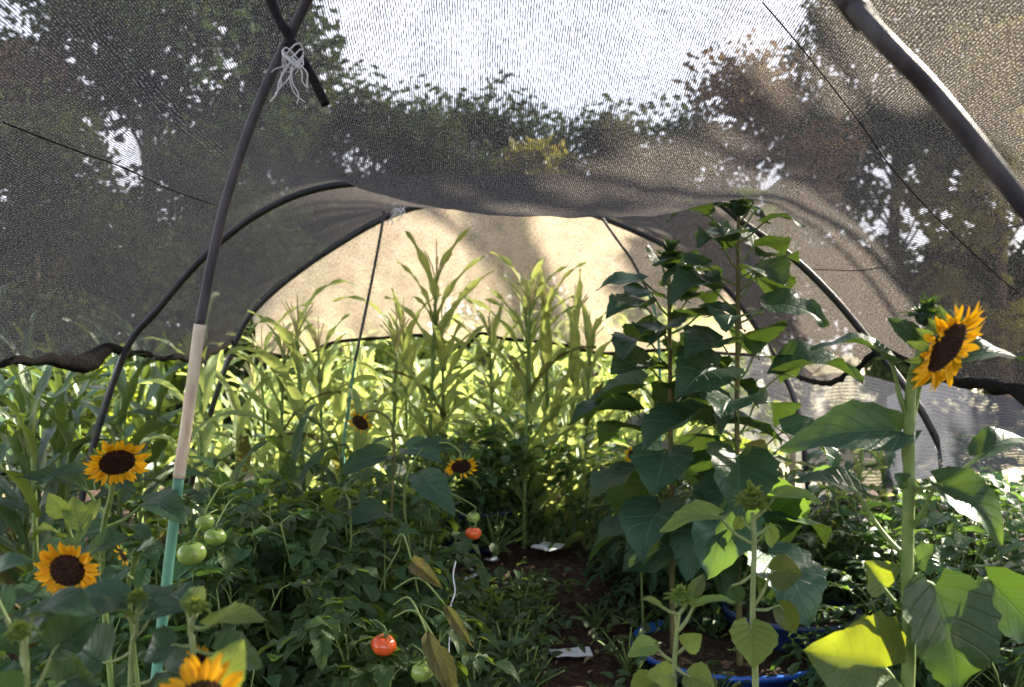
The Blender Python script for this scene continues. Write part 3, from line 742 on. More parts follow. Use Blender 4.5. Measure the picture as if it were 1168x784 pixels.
# ------------------------------------------------------------------ sunflowers, left
def sunfl(lab, base, stem_px, hp, F, R, leaves, seed, r=.009, miss=0, disc=.56, sm_='stem', pet=24, pl=.95):
    b = V((base[0], base[1], 0)); t = thing('sunflower', lab, 'sunflower', b)
    st = cr([b]+[P(*p) for p in stem_px]+[P(*hp)+V(F).normalized()*-.03], 6); mb = MB(); k = len(st)
    mb.tube(st, [r*(1-.4*i/k) for i in range(k)], 8); mb.build('stem', M[sm_], t)
    head(t, P(*hp), F, R, seed, pl, disc, pet, miss)
    for i, (a, bb, c, w, nh, ar, mt) in enumerate(leaves):
        petiole_leaf(t, P(*a), P(*bb), P(*c), w, nh, mt, .0038, seed*17+i, arch=ar, fold=.16, wave=.03, n=11, m=3)
    return t
sunfl('blooming sunflower with a wide dark disc standing under the left net edge', (-1.0, 2.4), [(118,660,2.35),(128,560,2.25)], (134,527,2.2), (.42,-.68,-.60), .076, [
  ((125,590,2.3),(100,560,2.3),(18,545,2.25),.075,V((0,-.4,1)),.12,SL),
  ((128,560,2.28),(112,540,2.3),(40,552,2.2),.06,V((0,-.4,1)),.1,SL),
  ((124,600,2.3),(165,575,2.3),(215,600,2.2),.1,V((0,-.5,1)),.14,SL),
  ((120,640,2.3),(95,625,2.3),(40,660,2.2),.11,V((0,-.6,1)),.14,SL)], 51)
sunfl('blooming sunflower facing forward, low at the left edge above the broad leaves', (-.93, 1.98), [(82,770,1.95),(86,690,1.93)], (78,650,1.88), (.05,-.93,-.22), .066, [
  ((86,700,1.93),(60,682,1.92),(0,690,1.85),.09,V((0,-.25,1)),.12,SL),
  ((85,620,1.97),(74,585,1.97),(56,562,1.95),.05,V((0,-1,.3)),.08,Y),
  ((86,620,1.97),(92,600,1.97),(84,565,1.99),.05,V((.2,-1,.3)),.08,Y),
  ((86,620,1.97),(105,590,1.98),(115,568,2.0),.045,V((-.4,-1,.3)),.08,Y),
  ((86,630,1.97),(70,612,1.96),(40,604,1.9),.05,V((0,-.5,1)),.1,Y),
  ((86,640,1.97),(108,628,1.96),(150,612,1.98),.06,V((0,-.6,1)),.1,SL),
  ((86,740,1.93),(110,725,1.92),(60,765,1.84),.12,V((0,-.6,1)),.1,SL)], 52)
sunfl('bright yellow sunflower cut off by the bottom edge beside the green pipe', (-.48, 1.36), [(238,830,1.36)], (230,804,1.30), (.05,-.7,.55), .066, [
  ((236,800,1.36),(248,780,1.36),(279,728,1.36),.065,V((.3,-1,.3)),.1,Y),
  ((236,820,1.36),(205,800,1.36),(178,775,1.34),.06,V((0,-.8,.6)),.1,SL)], 53, pet=16, pl=1.1)
sunfl('drooping half spent sunflower on an arched stem before the potted bush', (-.28, 3.6), [(470,640,3.5),(462,560,3.45),(480,515,3.42),(508,505,3.4),(524,515,3.38)], (526,532,3.36), (.15,-.75,-.62), .062, [
  ((470,560,3.45),(480,545,3.45),(520,590,3.3),.12,V((0,-.8,.6)),.14,SL),
  ((465,600,3.45),(440,585,3.45),(395,600,3.35),.13,V((0,-.6,.8)),.14,SL),
  ((500,507,3.42),(510,512,3.4),(470,508,3.4),.08,V((0,-.6,.8)),.1,SL)], 54, .005, .35, .6, 'stem', 18)
sunfl('small ragged sunflower hanging from a hooked stem beside the leaning rod', (-.50, 3.9), [(446,620,3.85),(450,520,3.8),(447,484,3.78),(432,470,3.75),(418,470,3.72)], (411,482,3.7), (-.35,-.78,-.5), .062, [
  ((450,530,3.8),(440,520,3.8),(385,545,3.7),.12,V((0,-.7,.7)),.14,SL),
  ((450,520,3.8),(465,512,3.8),(505,528,3.7),.12,V((0,-.7,.7)),.14,SL)], 55, .006, .45, .6, 'stem_dark', 14)
sunfl('small orange sunflower head in shade above the bottom yellow one', (-.56, 1.75), [(226,790,1.72)], (226,750,1.66), (.1,-.95,.1), .026, [], 56, .005, .3, .6, 'stem_pale', 12)
sunfl('small opening sunflower bud with yellow tips between the green pipe and the low left bloom', (-.88, 2.3), [(150,700,2.2),(152,650,2.16)], (141,633,2.12), (-.6,-.6,-.3), .03, [
  ((152,650,2.16),(160,630,2.15),(185,622,2.1),.05,V((0,-.6,.8)),.1,SL),
  ((152,660,2.16),(140,650,2.14),(120,680,2.05),.06,V((0,-.8,.6)),.12,SL)], 57, .006, .5, .55, 'stem', 14)
sunfl('small orange sunflower glimpsed left of the tall sunflower stems', (.62, 4.3), [(728,560,4.3)], (722,519,4.25), (-.3,-.9,.1), .045, [((728,560,4.3),(715,550,4.3),(690,575,4.2),.12,V((0,-.8,.6)),.1,SL)], 58, .006, .4)
sunfl('faded sunflower with a tan leaf right of the tallest sunflower stem', (1.1, 4.2), [(862,580,4.2),(864,540,4.15)], (856,523,4.05), (-.1,-.8,-.5), .05, [((864,540,4.15),(850,512,4.12),(878,525,4.0),.13,V((0,-.8,.6)),.1,'wither')], 59, .006, .5)

# leafy young sunflowers at the bottom left
r_b = random.Random(12)
def leafy(lab, base, stem_px, d, leaves, seed, r=.0065):
    b = P(*base, d); b.z = 0; t = thing('sunflower', lab, 'sunflower', b)
    st = cr([b]+[P(*p, d) for p in stem_px], 6); mb = MB(); mb.tube(st, [r*(1-.4*i/len(st)) for i in range(len(st))], 8); mb.build('stem', M['stem_pale'], t)
    bud(t, st[-1]+UP*.012, (r_b.uniform(-.3,.3),-.3,1), .024, seed)
    for i, (a, bb, c, w, nh, ar, mt, dz) in enumerate(leaves):
        petiole_leaf(t, P(*a, d), P(*bb, d+dz*.3), P(*c, d+dz), w, nh, mt, .0028, seed*13+i, arch=ar, fold=.14, wave=.03, n=12, m=3, stem='stem_pale')
leafy('budless young sunflower with broad grey green leaves in the bottom left corner', (32,900), [(32,784),(24,730)], 1.5, [
 ((28,760),(26,735),(30,694),.085,V((0,-.9,.5)),.1,SL,.10),
 ((32,800),(64,740),(112,706),.09,V((-.2,-.9,.5)),.1,SL,.05),
 ((26,735),(40,702),(112,700),.10,V((0,-.12,1)),.14,SL,.0),
 ((24,730),(5,700),(-40,690),.09,V((0,-.35,1)),.14,SL,.0),
 ((24,730),(-10,660),(40,640),.06,V((0,-.35,1)),.14,SL,.0),
 ((32,820),(70,780),(110,770),.11,V((0,-.7,.7)),.12,SL,.08),
 ((32,830),(0,800),(-30,770),.1,V((0,-.7,.7)),.12,SL,-.05)], 61)
leafy('young sunflower with wide flat leaves beside the foot of the green pipe', (150,900), [(150,790),(156,720),(158,690)], 1.72, [
 ((157,715),(140,690),(78,684),.10,V((0,-.3,1)),.12,SL,.0),
 ((157,710),(150,702),(100,705),.10,V((0,-.3,1)),.12,SL,-.1),
 ((157,725),(175,700),(230,695),.085,V((0,-.4,1)),.12,SL,.05),
 ((155,740),(120,755),(92,738),.13,V((0,-.9,.5)),.1,SL,.05),
 ((158,700),(170,690),(200,668),.07,V((0,-.5,1)),.12,SL,.15),
 ((152,780),(190,765),(228,780),.1,V((0,-.7,.7)),.12,SL,-.06)], 62)
leafy('young sunflower with one long pointed leaf right of the green pipe', (222,900), [(222,790),(218,720),(224,700)], 1.62, [
 ((222,715),(238,714),(306,707),.06,V((0,-.4,1)),.12,Y,-.04),
 ((220,720),(212,690),(188,680),.075,V((0,-.4,1)),.12,SL,.08),
 ((223,705),(228,690),(215,672),.05,V((0,-.8,.5)),.1,Y,.05),
 ((222,740),(250,745),(300,760),.09,V((0,-.6,.8)),.12,SL,.1),
 ((221,735),(200,735),(165,752),.08,V((0,-.6,.8)),.12,SL,.0)], 63, .007)

# ------------------------------------------------------------------ tomato plants
def link_fruit(t, C, d_to):
    mb = MB(); mb.tube(cr([C+UP*.018, C+UP*.042+V((.004, .012, 0)), C.lerp(d_to, .6)+UP*.03, d_to], 5), .0024, 5); mb.build('fruit_stalk', M['stem'], t)
ta = make_tomato(.86, 1, 'tomato plant carrying large green tomatoes right of the green pipe', loc=(-.80, 2.95, 0), spread=.3)
for (px, py, d, R, lab) in ((219,631,2.42,.038,'large pale green tomato'), (234,596,2.5,.026,'flattened green tomato, the upper one'), (246,612,2.56,.030,None)):
    C = P(px, py, d); link_fruit(ta, C, C+V((.02,.15,.09))); tomato_fruit(ta, C, R, 'green_tomato', px, lab)
tb = make_tomato(.80, 2, 'tomato plant with one orange red tomato low at the front', loc=(-.36, 2.72, 0), spread=.24)
C = P(438,735,2.55); link_fruit(tb, C, C+V((-.05,.10,.035))); tomato_fruit(tb, C, .035, 'red_tomato', 5, 'orange red ripe tomato')
C = P(482,765,2.5); link_fruit(tb, C, C+V((-.05,.10,.035))); tomato_fruit(tb, C, .032, 'green_tomato', 6, 'dull green tomato in shade')
for i, (a, b, w) in enumerate((((487,720,2.5),(512,790,2.42),.05), ((470,640,2.6),(505,670,2.5),.05), ((508,690,2.6),(540,738,2.55),.035), ((500,735,2.5),(522,800,2.45),.06))):
    mb = MB(); A = P(*a); mb.tube(cr([A, A.lerp(V((-.34, 2.62, A.z+.05)), .5)+UP*.05, V((-.34, 2.62, A.z+.04))], 5), .003, 5, 1)
    leaf(mb, A, P(*b), w, V((0,-1,.3)), .12, .5, .06, 10, 3, 0, .7, .05, i, curl=.4)
    mb.build('withered_leaf', [M['wither'], M['stem']], tb, 'withered yellowish leaf hanging down')
tc = make_tomato(.78, 3, 'tomato plant with a half ripe tomato in front of the navy pot', loc=(-.32, 3.8, 0), spread=.14, nst=3)
for px, py, d, R, mt, lab in ((540,608,3.6,.031,'red_tomato','red ripe tomato'), (540,590,3.66,.026,'green_tomato','dark green tomato above the red one')):
    C = P(px, py, d); link_fruit(tc, C, V((-.32, 3.75, C.z+.1))); tomato_fruit(tc, C, R, mt, px+py, lab)
used = set(); TG = 'tomato plants without visible fruit'; TL = 'bushy green tomato plant without visible fruit in the left bed'
tp = [make_tomato(.92, 4, TL, TG), make_tomato(.85, 5, TL, TG, .42, 6)]
for i, (x, y, rz, s) in enumerate(((-.72,3.5,0,1.12),(-.68,2.75,1,.85),(-1.15,3.2,2,1.02),(-.95,3.9,4,1.15),(-.55,3.3,5,1.05),(-1.35,2.7,.5,.85),(-.62,4.3,2.5,1.08),(-1.0,4.5,1.5,1.08),(-1.0,2.35,3,.6),(-.58,2.3,2.2,.5),(-1.5,3.7,5.5,.95),(-.85,5.0,3.4,.95))):
    place(tp[i % 2], used, (x, y, 0), rz, s, TL, TG)

used = set(); BG = 'broad leaved bean plants in the beds'; BL = 'bean plant with broad pointed dark leaves'
bp_ = [make_bush('bean_plant', BL, 'bean plant', .95, .30, 110, .135, .085, 150+i, 'bush_leaf', lobe=.1, pw=.55, group=BG) for i in range(2)]
for i, (x, y, rz, sc) in enumerate(((-1.0,2.95,0,.9),(-.85,3.25,1,.98),(-1.3,3.5,2,1.0),(-1.25,4.2,3,1.05),(-.5,2.95,4,.72),(-.75,2.45,5,.68),(-.42,4.0,2,.9),(-1.55,3.1,.5,.85),(-1.2,2.1,2.2,.6),(-.32,2.35,1.2,.38),(1.9,3.9,2,.95),(2.25,4.4,1,1.05),(1.65,4.5,4,.9),(2.1,3.2,.3,.9),(1.55,3.3,3.3,.7))):
    place(bp_[i % 2], used, (x, y, 0), rz, sc, BL, BG)
# ------------------------------------------------------------------ pots, tubs and the bush
def round_tub(name, lab, cat, loc, R, h, mat, rim=.012, taper=.82, soil=True):
    t = thing(name, lab, cat, loc); L0 = V(loc); prof = [(R*taper*.3, 0), (R*taper, 0), (R*(taper+.1), h*.5), (R, h-.02), (R+rim, h-.02), (R+rim*1.1, h), (R-.004, h+.002), (R-.012, h-.03), (R*.86, h*.35)]
    mb = MB(); mb.grid([[L0+V((r*math.cos(2*PI*j/40), r*math.sin(2*PI*j/40), z)) for j in range(41)] for r, z in prof], [[(j/40, i/8) for j in range(41)] for i in range(9)])
    mb.build('body', M[mat], t)
    if soil:
        mb = MB(); rows = [[L0+V((R*.95*k/5*math.cos(2*PI*j/30), R*.95*k/5*math.sin(2*PI*j/30), h-.022+(.02*noise.noise(V((k*1.3, j*.7, loc[0])))) if k else h-.02)) for j in range(31)] for k in range(6)]
        for r_ in rows: r_[-1] = r_[0]
        mb.grid(rows, [[(0, 0)]*31]*6); mb.build('soil', M['potsoil'], t)
    return t
round_tub('plant_pot', 'dark navy pot holding the leafy green bush at the end of the path', 'plant pot', (-.21, 5.35, 0), .215, .48, 'pot', soil=True)
make_bush('leafy_bush', 'dense leafy green bush growing in the navy pot', 'bush', .62, .40, 420, .10, .055, 71, loc=(-.18, 5.3, .44))
make_bush('leafy_bush', 'rounded leafy green bush in the ground right of the navy pot', 'bush', .80, .36, 560, .10, .055, 72, loc=(.07, 5.55, .28))
round_tub('garden_tub', 'bright blue rimmed tub of dark soil behind the young budding sunflower', 'garden tub', (.96, 4.05, 0), .42, .10, 'tub', .011)
round_tub('garden_tub', 'dark blue tub in shade behind the bright blue one', 'garden tub', (1.30, 4.25, 0), .30, .20, 'tub_dark', .014)
round_tub('garden_tub', 'small shaded dark blue tub behind the tall sunflower stems', 'garden tub', (.98, 4.95, .2), .26, .14, 'tub_dark', .014)

# ------------------------------------------------------------------ bushy plants right of the path and low plants
used = set(); FG = 'bushy dark plants right of the path'; FL = 'dark bushy plant of arching pointed leaflets right of the path'
fp = [make_fern(FL, 81, L=.5, h=.42, group=FG), make_fern(FL, 82, L=.42, h=.36, group=FG, n=30)]
for i, (x, y, rz, s) in enumerate(((.74,5.5,0,1.1),(.98,4.75,1,.95),(.85,5.2,2,1.1),(.85,6.0,3,1.0),(1.25,4.9,4,1.1),(1.55,4.8,5,1.0),(1.1,4.62,2.5,.8),(.72,4.72,.5,.7),(1.6,3.9,1.2,.85),(1.35,3.45,3.1,.6),(1.8,3.3,.4,.9),(1.5,2.75,2.0,.7),(1.95,4.3,1,1.1),(1.15,2.45,4.4,.45),(1.8,2.5,2.6,.8),(2.3,3.6,.8,1.2),(2.5,4.4,2.8,1.3),(2.9,5.3,5,1.5),(2.3,5.3,3.7,1.3))):
    place(fp[i % 2], used, (x, y, gz(x, y)*.8), rz, s, FL, FG)
r = random.Random(5); used = set(); WG = 'low weeds along the path'; WL = 'low leafy weed on the dark soil of the path'
wp = [make_bush('low_weed', WL, 'weed', .20, .15, 46, .055, .028, 90+i, 'weed_leaf', group=WG) for i in range(3)]
spots = []
while len(spots) < 74:
    y = r.uniform(2.6, 6.2); x = r.uniform(-.3, 2.0)
    cx = .12      # the bare trodden strip
    if -.02 < x-cx < .62-.06*(y-3) and r.random() < .96: continue
    if (x-.96)**2+(y-4.05)**2 < .14: continue
    if .45 < x < 1.0 and y < 3.6 and r.random() < .7: continue
    spots.append((x, y))
for k in range(52):
    y = r.uniform(2.9, 5.6); spots.append((r.uniform(-.28, .16), y))
for k in range(14):
    y = r.uniform(3.6, 5.2); spots.append((r.uniform(.1, .72), y))
spots += [(.62,4.45),(.78,4.5),(.95,4.3),(1.12,4.4),(.86,4.45),(1.22,4.45),(1.05,4.52),(.7,4.35),(.7,3.2),(1.1,3.3),(.45,3.35)]
spots = [q for q in spots if not (3.2 < q[1] < 4.3 and abs(q[0]-.064*q[1]) < .17) and min((q[0]-.27)**2+(q[1]-4.1)**2, (q[0]-.22)**2+(q[1]-5.05)**2, (q[0]+.22)**2+(q[1]-4.75)**2) > .05]
for i, (x, y) in enumerate(spots): place(wp[i % 3], used, (x, y, gz(x, y)-.01), r.uniform(0, 6.3), r.uniform(.6, 1.35)*(1 if x > .3 else 1.25), WL, WG)

lr = random.Random(31); cm = MB(); dm = MB()
for k in range(1500):
    x, y = lr.uniform(-.5, 1.9), lr.uniform(2.9, 6.2); z0 = gz(x, y)-.012; R_ = lr.uniform(.003, .013)*(1 if lr.random() < .9 else 1.9)
    b = len(cm.v); c = V((x, y, z0+R_*.3))
    for dx, dy, dz in ((1,0,0),(-.8,.2,.1),(.1,1,0),(-.1,-.9,.1),(0,.1,.8),(0,0,-.6)): cm.v.append(c+V((dx, dy, dz))*R_*lr.uniform(.7, 1.3)); cm.uv.append((0, 0))
    for f in ((0,2,4),(2,1,4),(1,3,4),(3,0,4),(2,0,5),(1,2,5),(3,1,5),(0,3,5)): cm.f.append(tuple(b+i for i in f)); cm.m.append(0)
for k in range(420):
    x, y = lr.uniform(-.5, 1.9), lr.uniform(2.9, 6.2); z0 = gz(x, y)+.002; a = lr.uniform(0, 6.3); L_ = lr.uniform(.02, .06); p = V((x, y, z0))
    leaf(dm, p, p+V((math.cos(a)*L_, math.sin(a)*L_, lr.uniform(0, .015))), L_*lr.uniform(.12, .6), UP, .15, .3, .05, 4, 1, 0, .7, 0, k)
o = cm.build('soil_clods', M['ground'], smooth=False); o['kind'] = 'stuff'
o = dm.build('dry_litter', M['litter']); o['kind'] = 'stuff'
# litter on the path
def paper(lab, C, w, l, rz, seed, mat='paper', name='paper_scrap', th=.0012, cr_=.012, cat='paper scrap'):
    r = random.Random(seed); mb = MB(); n = 8; cs, sn = math.cos(rz), math.sin(rz)
    cut = r.uniform(.1, .35)
    def pt(i, j, s):
        u, v = i/n-.5, j/n-.5; v *= 1-cut*(u+.5)
        x, y = u*w, v*l
        z = .012+cr_*noise.noise(V((u*3+seed, v*3, 0)))+cr_*abs(u+v*.5)*1.2
        return V(C)+V((x*cs-y*sn, x*sn+y*cs, z+s*th))
    for s in (1, -1): mb.grid([[pt(i, j, s) for j in range(n+1)] for i in range(n+1)], [[(i/n, j/n) for j in range(n+1)] for i in range(n+1)])
    tag(mb.build(name, M[mat], smooth=False), lab, cat)
paper('white torn paper lying nearest on the bare path', P(651,747,4.19), .19, .12, .1, 3)
paper('white paper scrap farther up the path', P(628,626,5.12), .15, .2, -.5, 4)
paper('tiny white scrap left of the far paper', P(561,641,4.95), .07, .06, .5, 5)
paper('small white scrap at the right edge below the large leaf', P(1140,746,3.9), .03, .13, -.6, 6)
mb = MB(); mb.tube(cr([P(520,640,3.55), P(517,656,3.45), P(519,675,3.42), P(514,692,3.35), P(515,715,3.3), P(512,742,3.25), V((-.22,3.2,0))], 6), .0028, 6); tag(mb.build('white_string', M['string']), 'taut white string running down beside the tomato plants', 'string')
rr = random.Random(9); mb = MB(); a_, b_ = P(522,672,4.72), P(543,655,4.85)
for k in range(9):
    p = a_.lerp(b_, k/8); mb.tube(cr([p, p+V((rr.uniform(-.03,.03), 0, rr.uniform(-.015,.03))), p+V((rr.uniform(-.05,.05), .02, rr.uniform(-.02,.03)))], 3), .006, 5)
mb.tube(cr([a_, a_.lerp(b_, .5)+UP*.012, b_], 5), .010, 6)
tag(mb.build('plastic_strip', M['string']), 'frayed white plastic strip on the soil right of the string', 'plastic strip')

# ------------------------------------------------------------------ corn
used = set()
CG = 'corn in the sunlit block at the far end'; CL = 'pale green corn plant in the dense sunlit block at the far end'
cp = [make_corn(1.62, 100, 'corn_leaf', True, CL, CG), make_corn(1.5, 101, 'corn_leaf', False, CL, CG, .15), make_corn(1.7, 102, 'corn_leaf', True, CL, CG), make_corn(1.42, 103, 'corn_leaf', False, CL, CG, .15), make_corn(1.56, 104, 'corn_leaf', False, CL, CG)]
r = random.Random(77); i = 0
for y in (5.05, 5.45, 5.95, 6.4, 6.9, 7.4):
    x = -1.75 if y < 5.9 else -1.95
    while x < (.62 if y < 5.3 else .95 if y < 5.9 else 1.5):
        if not (y < 5.8 and -.62 < x < .6) and not (y < 6.2 and -.2 < x < .55):
            place(cp[i % 5], used, (x+r.uniform(-.08,.08), y+r.uniform(-.12,.12), 0), r.uniform(0, 6.3), r.uniform(.76, 1.06), CL, CG); i += 1
        x += r.uniform(.24, .38)
HG = 'tall corn before the end curtain'
hp = [make_corn(2.12, 110, 'corn_leaf', True, '', HG, .115, 20, .62, 1.25), make_corn(2.0, 111, 'corn_leaf', True, '', HG, .115, 19, .62, 1.45)]
for i, (px, d, s, rz, lab) in enumerate(((487,5.2,1.02,.6,'tall corn plant rising before the left part of the end curtain'), (597,5.25,1.0,1.4,'tallest corn plant, standing before the middle of the end curtain'), (628,5.35,.95,2.5,'tall corn plant just right of the tallest one'), (665,5.3,.86,.2,'corn plant rising before the brightest right part of the end curtain'), (566,5.3,.84,4.0,'corn plant just left of the tallest one'), (318,5.05,.82,1.9,'corn plant reaching the far hoop at its left'), (372,5.2,.80,3.5,'corn plant at the left end of the end curtain hem'),(508,5.3,.90,5.1,'corn plant close right of the tall one before the left curtain part'),(468,5.35,.86,2.9,'corn plant close left of the tall one before the left curtain part'),(610,5.4,.98,3.6,'tall corn plant crowding behind the tallest one'),(650,5.4,.90,5.6,'tall corn plant between the tallest ones and the brightest part of the curtain'))):
    x = (px-CX)/FPX*d; place(hp[i % 2], used, (x, d, 0), rz, s, lab, HG)
DG = 'corn in shade below the left net edge'; DL = 'corn plant with shade put into its leaf colour below the left edge of the net'
dp = [make_corn(1.42, 120, 'corn_shaded', False, DL, DG, .12, LL=.8), make_corn(1.34, 121, 'corn_shaded', False, DL, DG, .12, LL=.75)]
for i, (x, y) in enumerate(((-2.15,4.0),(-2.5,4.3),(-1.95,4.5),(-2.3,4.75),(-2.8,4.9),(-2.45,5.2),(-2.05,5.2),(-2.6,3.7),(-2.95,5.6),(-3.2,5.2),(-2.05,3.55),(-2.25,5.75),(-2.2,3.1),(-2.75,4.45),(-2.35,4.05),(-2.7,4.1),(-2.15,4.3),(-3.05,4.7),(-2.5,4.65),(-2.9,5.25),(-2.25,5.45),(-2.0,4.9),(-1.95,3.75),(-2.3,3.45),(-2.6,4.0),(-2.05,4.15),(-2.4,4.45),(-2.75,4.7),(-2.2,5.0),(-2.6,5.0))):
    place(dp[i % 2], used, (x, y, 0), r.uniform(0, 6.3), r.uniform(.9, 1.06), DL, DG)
ap = make_corn(.98, 130, 'corn_shaded', False, 'short corn plant with broad arching dark leaves behind the tomato plants', None, .11, 8, .62)
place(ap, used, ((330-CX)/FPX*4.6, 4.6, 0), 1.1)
place(ap, used, ((388-CX)/FPX*4.8, 4.8, 0), 2.9, .95, 'short broad leaved corn plant beside the foot of the leaning rod')
place(ap, used, ((262-CX)/FPX*4.4, 4.4, 0), .4, .86, 'short broad leaved corn plant between the near pipe and the far hoop foot')
# grassy shoots below the pale mesh, right
used = set(); SG = 'upright grassy shoots below the pale mesh'; SLb = 'upright grassy shoot growing before the pale mesh on the right'
sp0 = make_corn(.95, 140, 'corn_leaf', False, SLb, SG, .04, 8, .45)
for x, y, rz, s in ((1.72,4.9,0,.95),(1.9,5.1,1,1.1),(1.55,5.2,2,.9),(1.8,4.7,3,.8),(2.05,4.9,4,1.05),(1.62,4.6,5,.7)): place(sp0, used, (x, y, 0), rz, s, SLb, SG)

# ------------------------------------------------------------------ trees and shrubs outside
TGp = 'trees beyond the tunnel'
def tree_at(proto, used, px, d, sc, rz, lab, name=None):
    return place(proto, used, ((px-CX)/FPX*d, d, 0), rz, sc, lab, TGp)
used = set()
t1 = make_tree('leafy_tree', '', 'tree', 9.5, 2.3, 201, 'tree_leaf', 26000, .20, .06, gaps=1.5)
t2 = make_tree('leafy_tree', '', 'tree', 7.0, 2.5, 202, 'tree_leaf', 20000, .20, .03, gaps=1.2)
t3 = make_tree('brown_tree', '', 'tree', 5.0, 1.5, 203, 'tree_brown', 9000, .13, .06, gaps=1.1)
t4 = make_tree('leafy_tree', '', 'tree', 4.0, 1.1, 204, 'tree_yellow', 3000, .16, .2, gaps=.9)
tree_at(t1, used, 185, 13, 1.0, 0, 'tall dark tree seen through the net left of the near pipe')
tree_at(t1, used, 1010, 20, 1.2, 2, 'tall dark tree seen through the net left of the near right pipe')
tree_at(t1, used, 1200, 20, 1.15, 4, 'tall dark tree seen through the net at the right edge')
tree_at(t3, used, 5, 11, 1.0, 0, 'brown leaved tree seen through the net at the left edge')
tree_at(t3, used, 858, 15, 1.25, 2, 'reddish brown tree seen through the net right of centre')
for i, (px, d, s, lab) in enumerate(((395,20,1.05,'dark tree through the net right of the black strap'),(480,21,1.02,'dark tree through the net, second right of the black strap'),(560,22,1.08,'dark tree through the centre of the sagging net'),(690,21,.98,'dark tree through the net, just right of the centre'),(770,20,.95,'lower dark tree through the net between the centre and the reddish tree'))):
    tree_at(t2, used, px, d, s, i*1.3, lab)
tree_at(t4, used, 612, 19, 1.45, 1, 'thin yellowish tree top among the dark trees at the centre')
tree_at(t4, used, 1150, 17, 1.9, 3, 'small tree coloured yellow for sunlight, seen through the net beyond the near right pipe')  # a sunlit branch, its sunlight put into the yellow leaf colour
# unseen trees added on the right, crowns and gaps set to shade the tunnel
def by_sun(q, sd=10.5):     # where a tree stands: q metres across the sun's path, sd metres towards the sun
    return V((math.sin(SUN_AZ)*sd+math.cos(SUN_AZ)*q, math.cos(SUN_AZ)*sd-math.sin(SUN_AZ)*q, 0))
st_ = make_tree('leafy_tree', '', 'tree', 13.5, 2.2, 205, 'tree_leaf', 16000, .34, .05, gaps=1.3)
used = set()
for i, (q, s, lab) in enumerate(((1.4,1.0,'unseen tall tree added to the right to shade the near end of the tunnel'),(5.2,1.05,'unseen tall tree added to the right to shade the net behind the near end'))):
    place(st_, used, by_sun(q), i*2.1, s, lab, TGp)
ut = make_tree('leafy_tree', 'unseen high crowned tree added to the right to shade the roof net', 'tree', 13.5, 2.1, 206, 'tree_leaf', 15000, .34, .61, gaps=1.2, group=TGp); ut.location = by_sun(-1.8)
vt = make_tree('leafy_tree', 'unseen high crowned tree added to the right to shade the left corn', 'tree', 12.5, 1.25, 209, 'tree_leaf', 9000, .32, .72, gaps=1.4, group=TGp); vt.location = by_sun(-4.75)
sl_ = make_tree('leafy_tree', '', 'tree', 8.6, .55, 207, 'tree_leaf', 5000, .26, .1, gaps=1.5)
used = set()
for i, (q, s, lab) in enumerate(((-1.62,.84,'unseen shorter slim tree added to the right to shape the sun patches'),(-3.45,1.04,'unseen taller slim tree added to the right to shape the sun patches'))):
    place(sl_, used, by_sun(q), i*2.1, s, lab, TGp)
used = {id(t2)}
tree_at(t2, used, 40, 8.5, .52, 2, 'low dark leafy tree close behind the left side of the net')
tree_at(t2, used, 215, 10.5, .55, 4, 'low dark leafy tree behind the net, just left of the near pipe')
used = set()
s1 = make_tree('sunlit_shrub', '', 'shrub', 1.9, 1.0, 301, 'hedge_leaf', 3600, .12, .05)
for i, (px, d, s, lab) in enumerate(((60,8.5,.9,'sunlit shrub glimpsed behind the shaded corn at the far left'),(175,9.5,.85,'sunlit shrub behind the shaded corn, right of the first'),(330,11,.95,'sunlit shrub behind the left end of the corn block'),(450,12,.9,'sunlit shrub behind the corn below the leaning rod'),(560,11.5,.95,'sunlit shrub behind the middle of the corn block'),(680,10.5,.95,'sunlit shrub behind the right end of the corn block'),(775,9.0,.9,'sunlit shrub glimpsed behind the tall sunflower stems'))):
    place(s1, used, ((px-CX)/FPX*d, d, 0), i*1.7, s, lab, 'sunlit shrubs behind the corn')

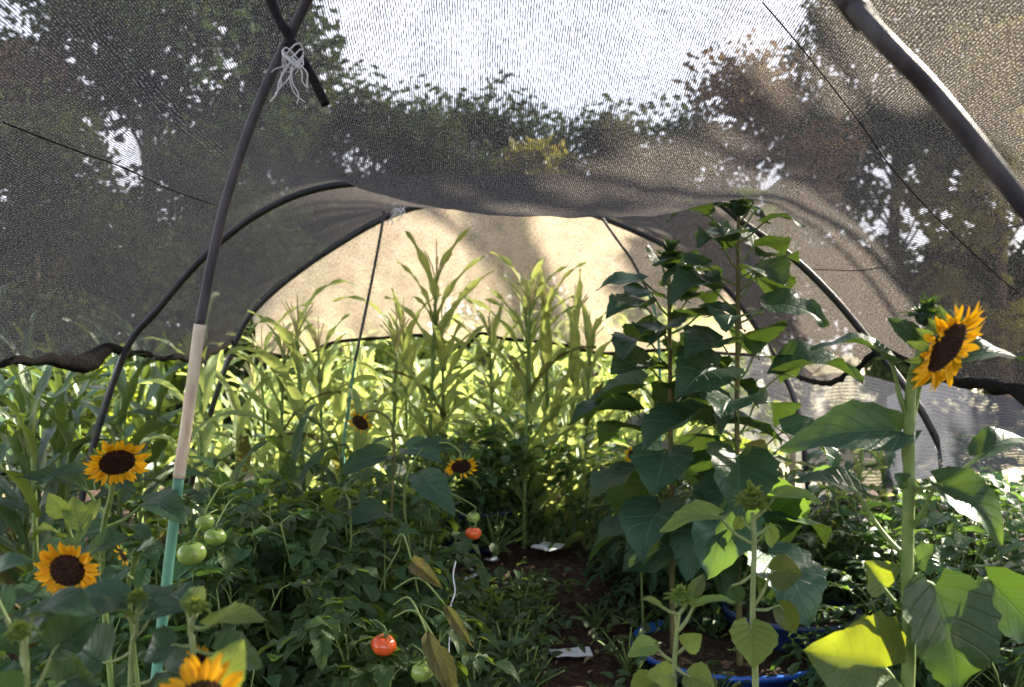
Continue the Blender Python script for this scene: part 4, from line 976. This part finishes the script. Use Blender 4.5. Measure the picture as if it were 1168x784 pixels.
# ------------------------------------------------------------------ light, camera
w = bpy.data.worlds.new('World'); scene.world = w; w.use_nodes = True; nt = w.node_tree
bg = nt.nodes['Background']; sky = nt.nodes.new('ShaderNodeTexSky'); sky.sky_type = 'NISHITA'; sky.sun_disc = False
sky.sun_elevation = SUN_EL; sky.sun_rotation = SUN_AZ; sky.air_density = 1.0; sky.dust_density = 2.5; sky.ozone_density = 1.0
tc = nt.nodes.new('ShaderNodeTexCoord'); cl = N(nt, 'ShaderNodeTexNoise', Scale=2.2, Detail=6); nt.links.new(tc.outputs['Generated'], cl.inputs['Vector'])
sz = nt.nodes.new('ShaderNodeSeparateXYZ'); nt.links.new(tc.outputs['Generated'], sz.inputs[0])
hz = ramp(nt, sz.outputs[2], .80, .28)      # bright summer haze low in the sky, clearer overhead
hz = math_n(nt, 'MULTIPLY_ADD', hz, .85, .12)
nt.links.new(mixc(nt, math_n(nt, 'MULTIPLY', ramp(nt, cl.outputs['Fac'], .25, .55), hz), sky.outputs[0], (6.2, 6.2, 6.9)), bg.inputs[0]); bg.inputs[1].default_value = .125
sl = bpy.data.lights.new('sun', 'SUN'); sl.energy = 5.0; sl.angle = math.radians(.5); sl.color = (1, .90, .74)
so = bpy.data.objects.new('sun', sl); COL.objects.link(so)
sdir = V((math.sin(SUN_AZ)*math.cos(SUN_EL), math.cos(SUN_AZ)*math.cos(SUN_EL), math.sin(SUN_EL)))
so.rotation_euler = sdir.to_track_quat('Z', 'Y').to_euler(); so.location = sdir*30

cd = bpy.data.cameras.new('camera'); cd.sensor_width = 36; cd.lens = 36*FPX/1168; cd.clip_end = 1000; cd.clip_start = .02
co = bpy.data.objects.new('camera', cd); COL.objects.link(co); co.location = cam_loc
co.rotation_euler = (PI/2+math.atan((HY-392)/FPX), 0, 0); scene.camera = co
cd.dof.use_dof = True; cd.dof.focus_distance = 2.7; cd.dof.aperture_fstop = 3.0

vs = scene.view_settings; vs.view_transform = 'Standard'; vs.look = 'None'; vs.gamma = 1; vs.use_curve_mapping = False; vs.exposure = 2.65
cy = scene.cycles; cy.max_bounces = 8; cy.diffuse_bounces = 3; cy.glossy_bounces = 2; cy.transmission_bounces = 4; cy.transparent_max_bounces = 16
cy.use_denoising = True; cy.sample_clamp_indirect = 6
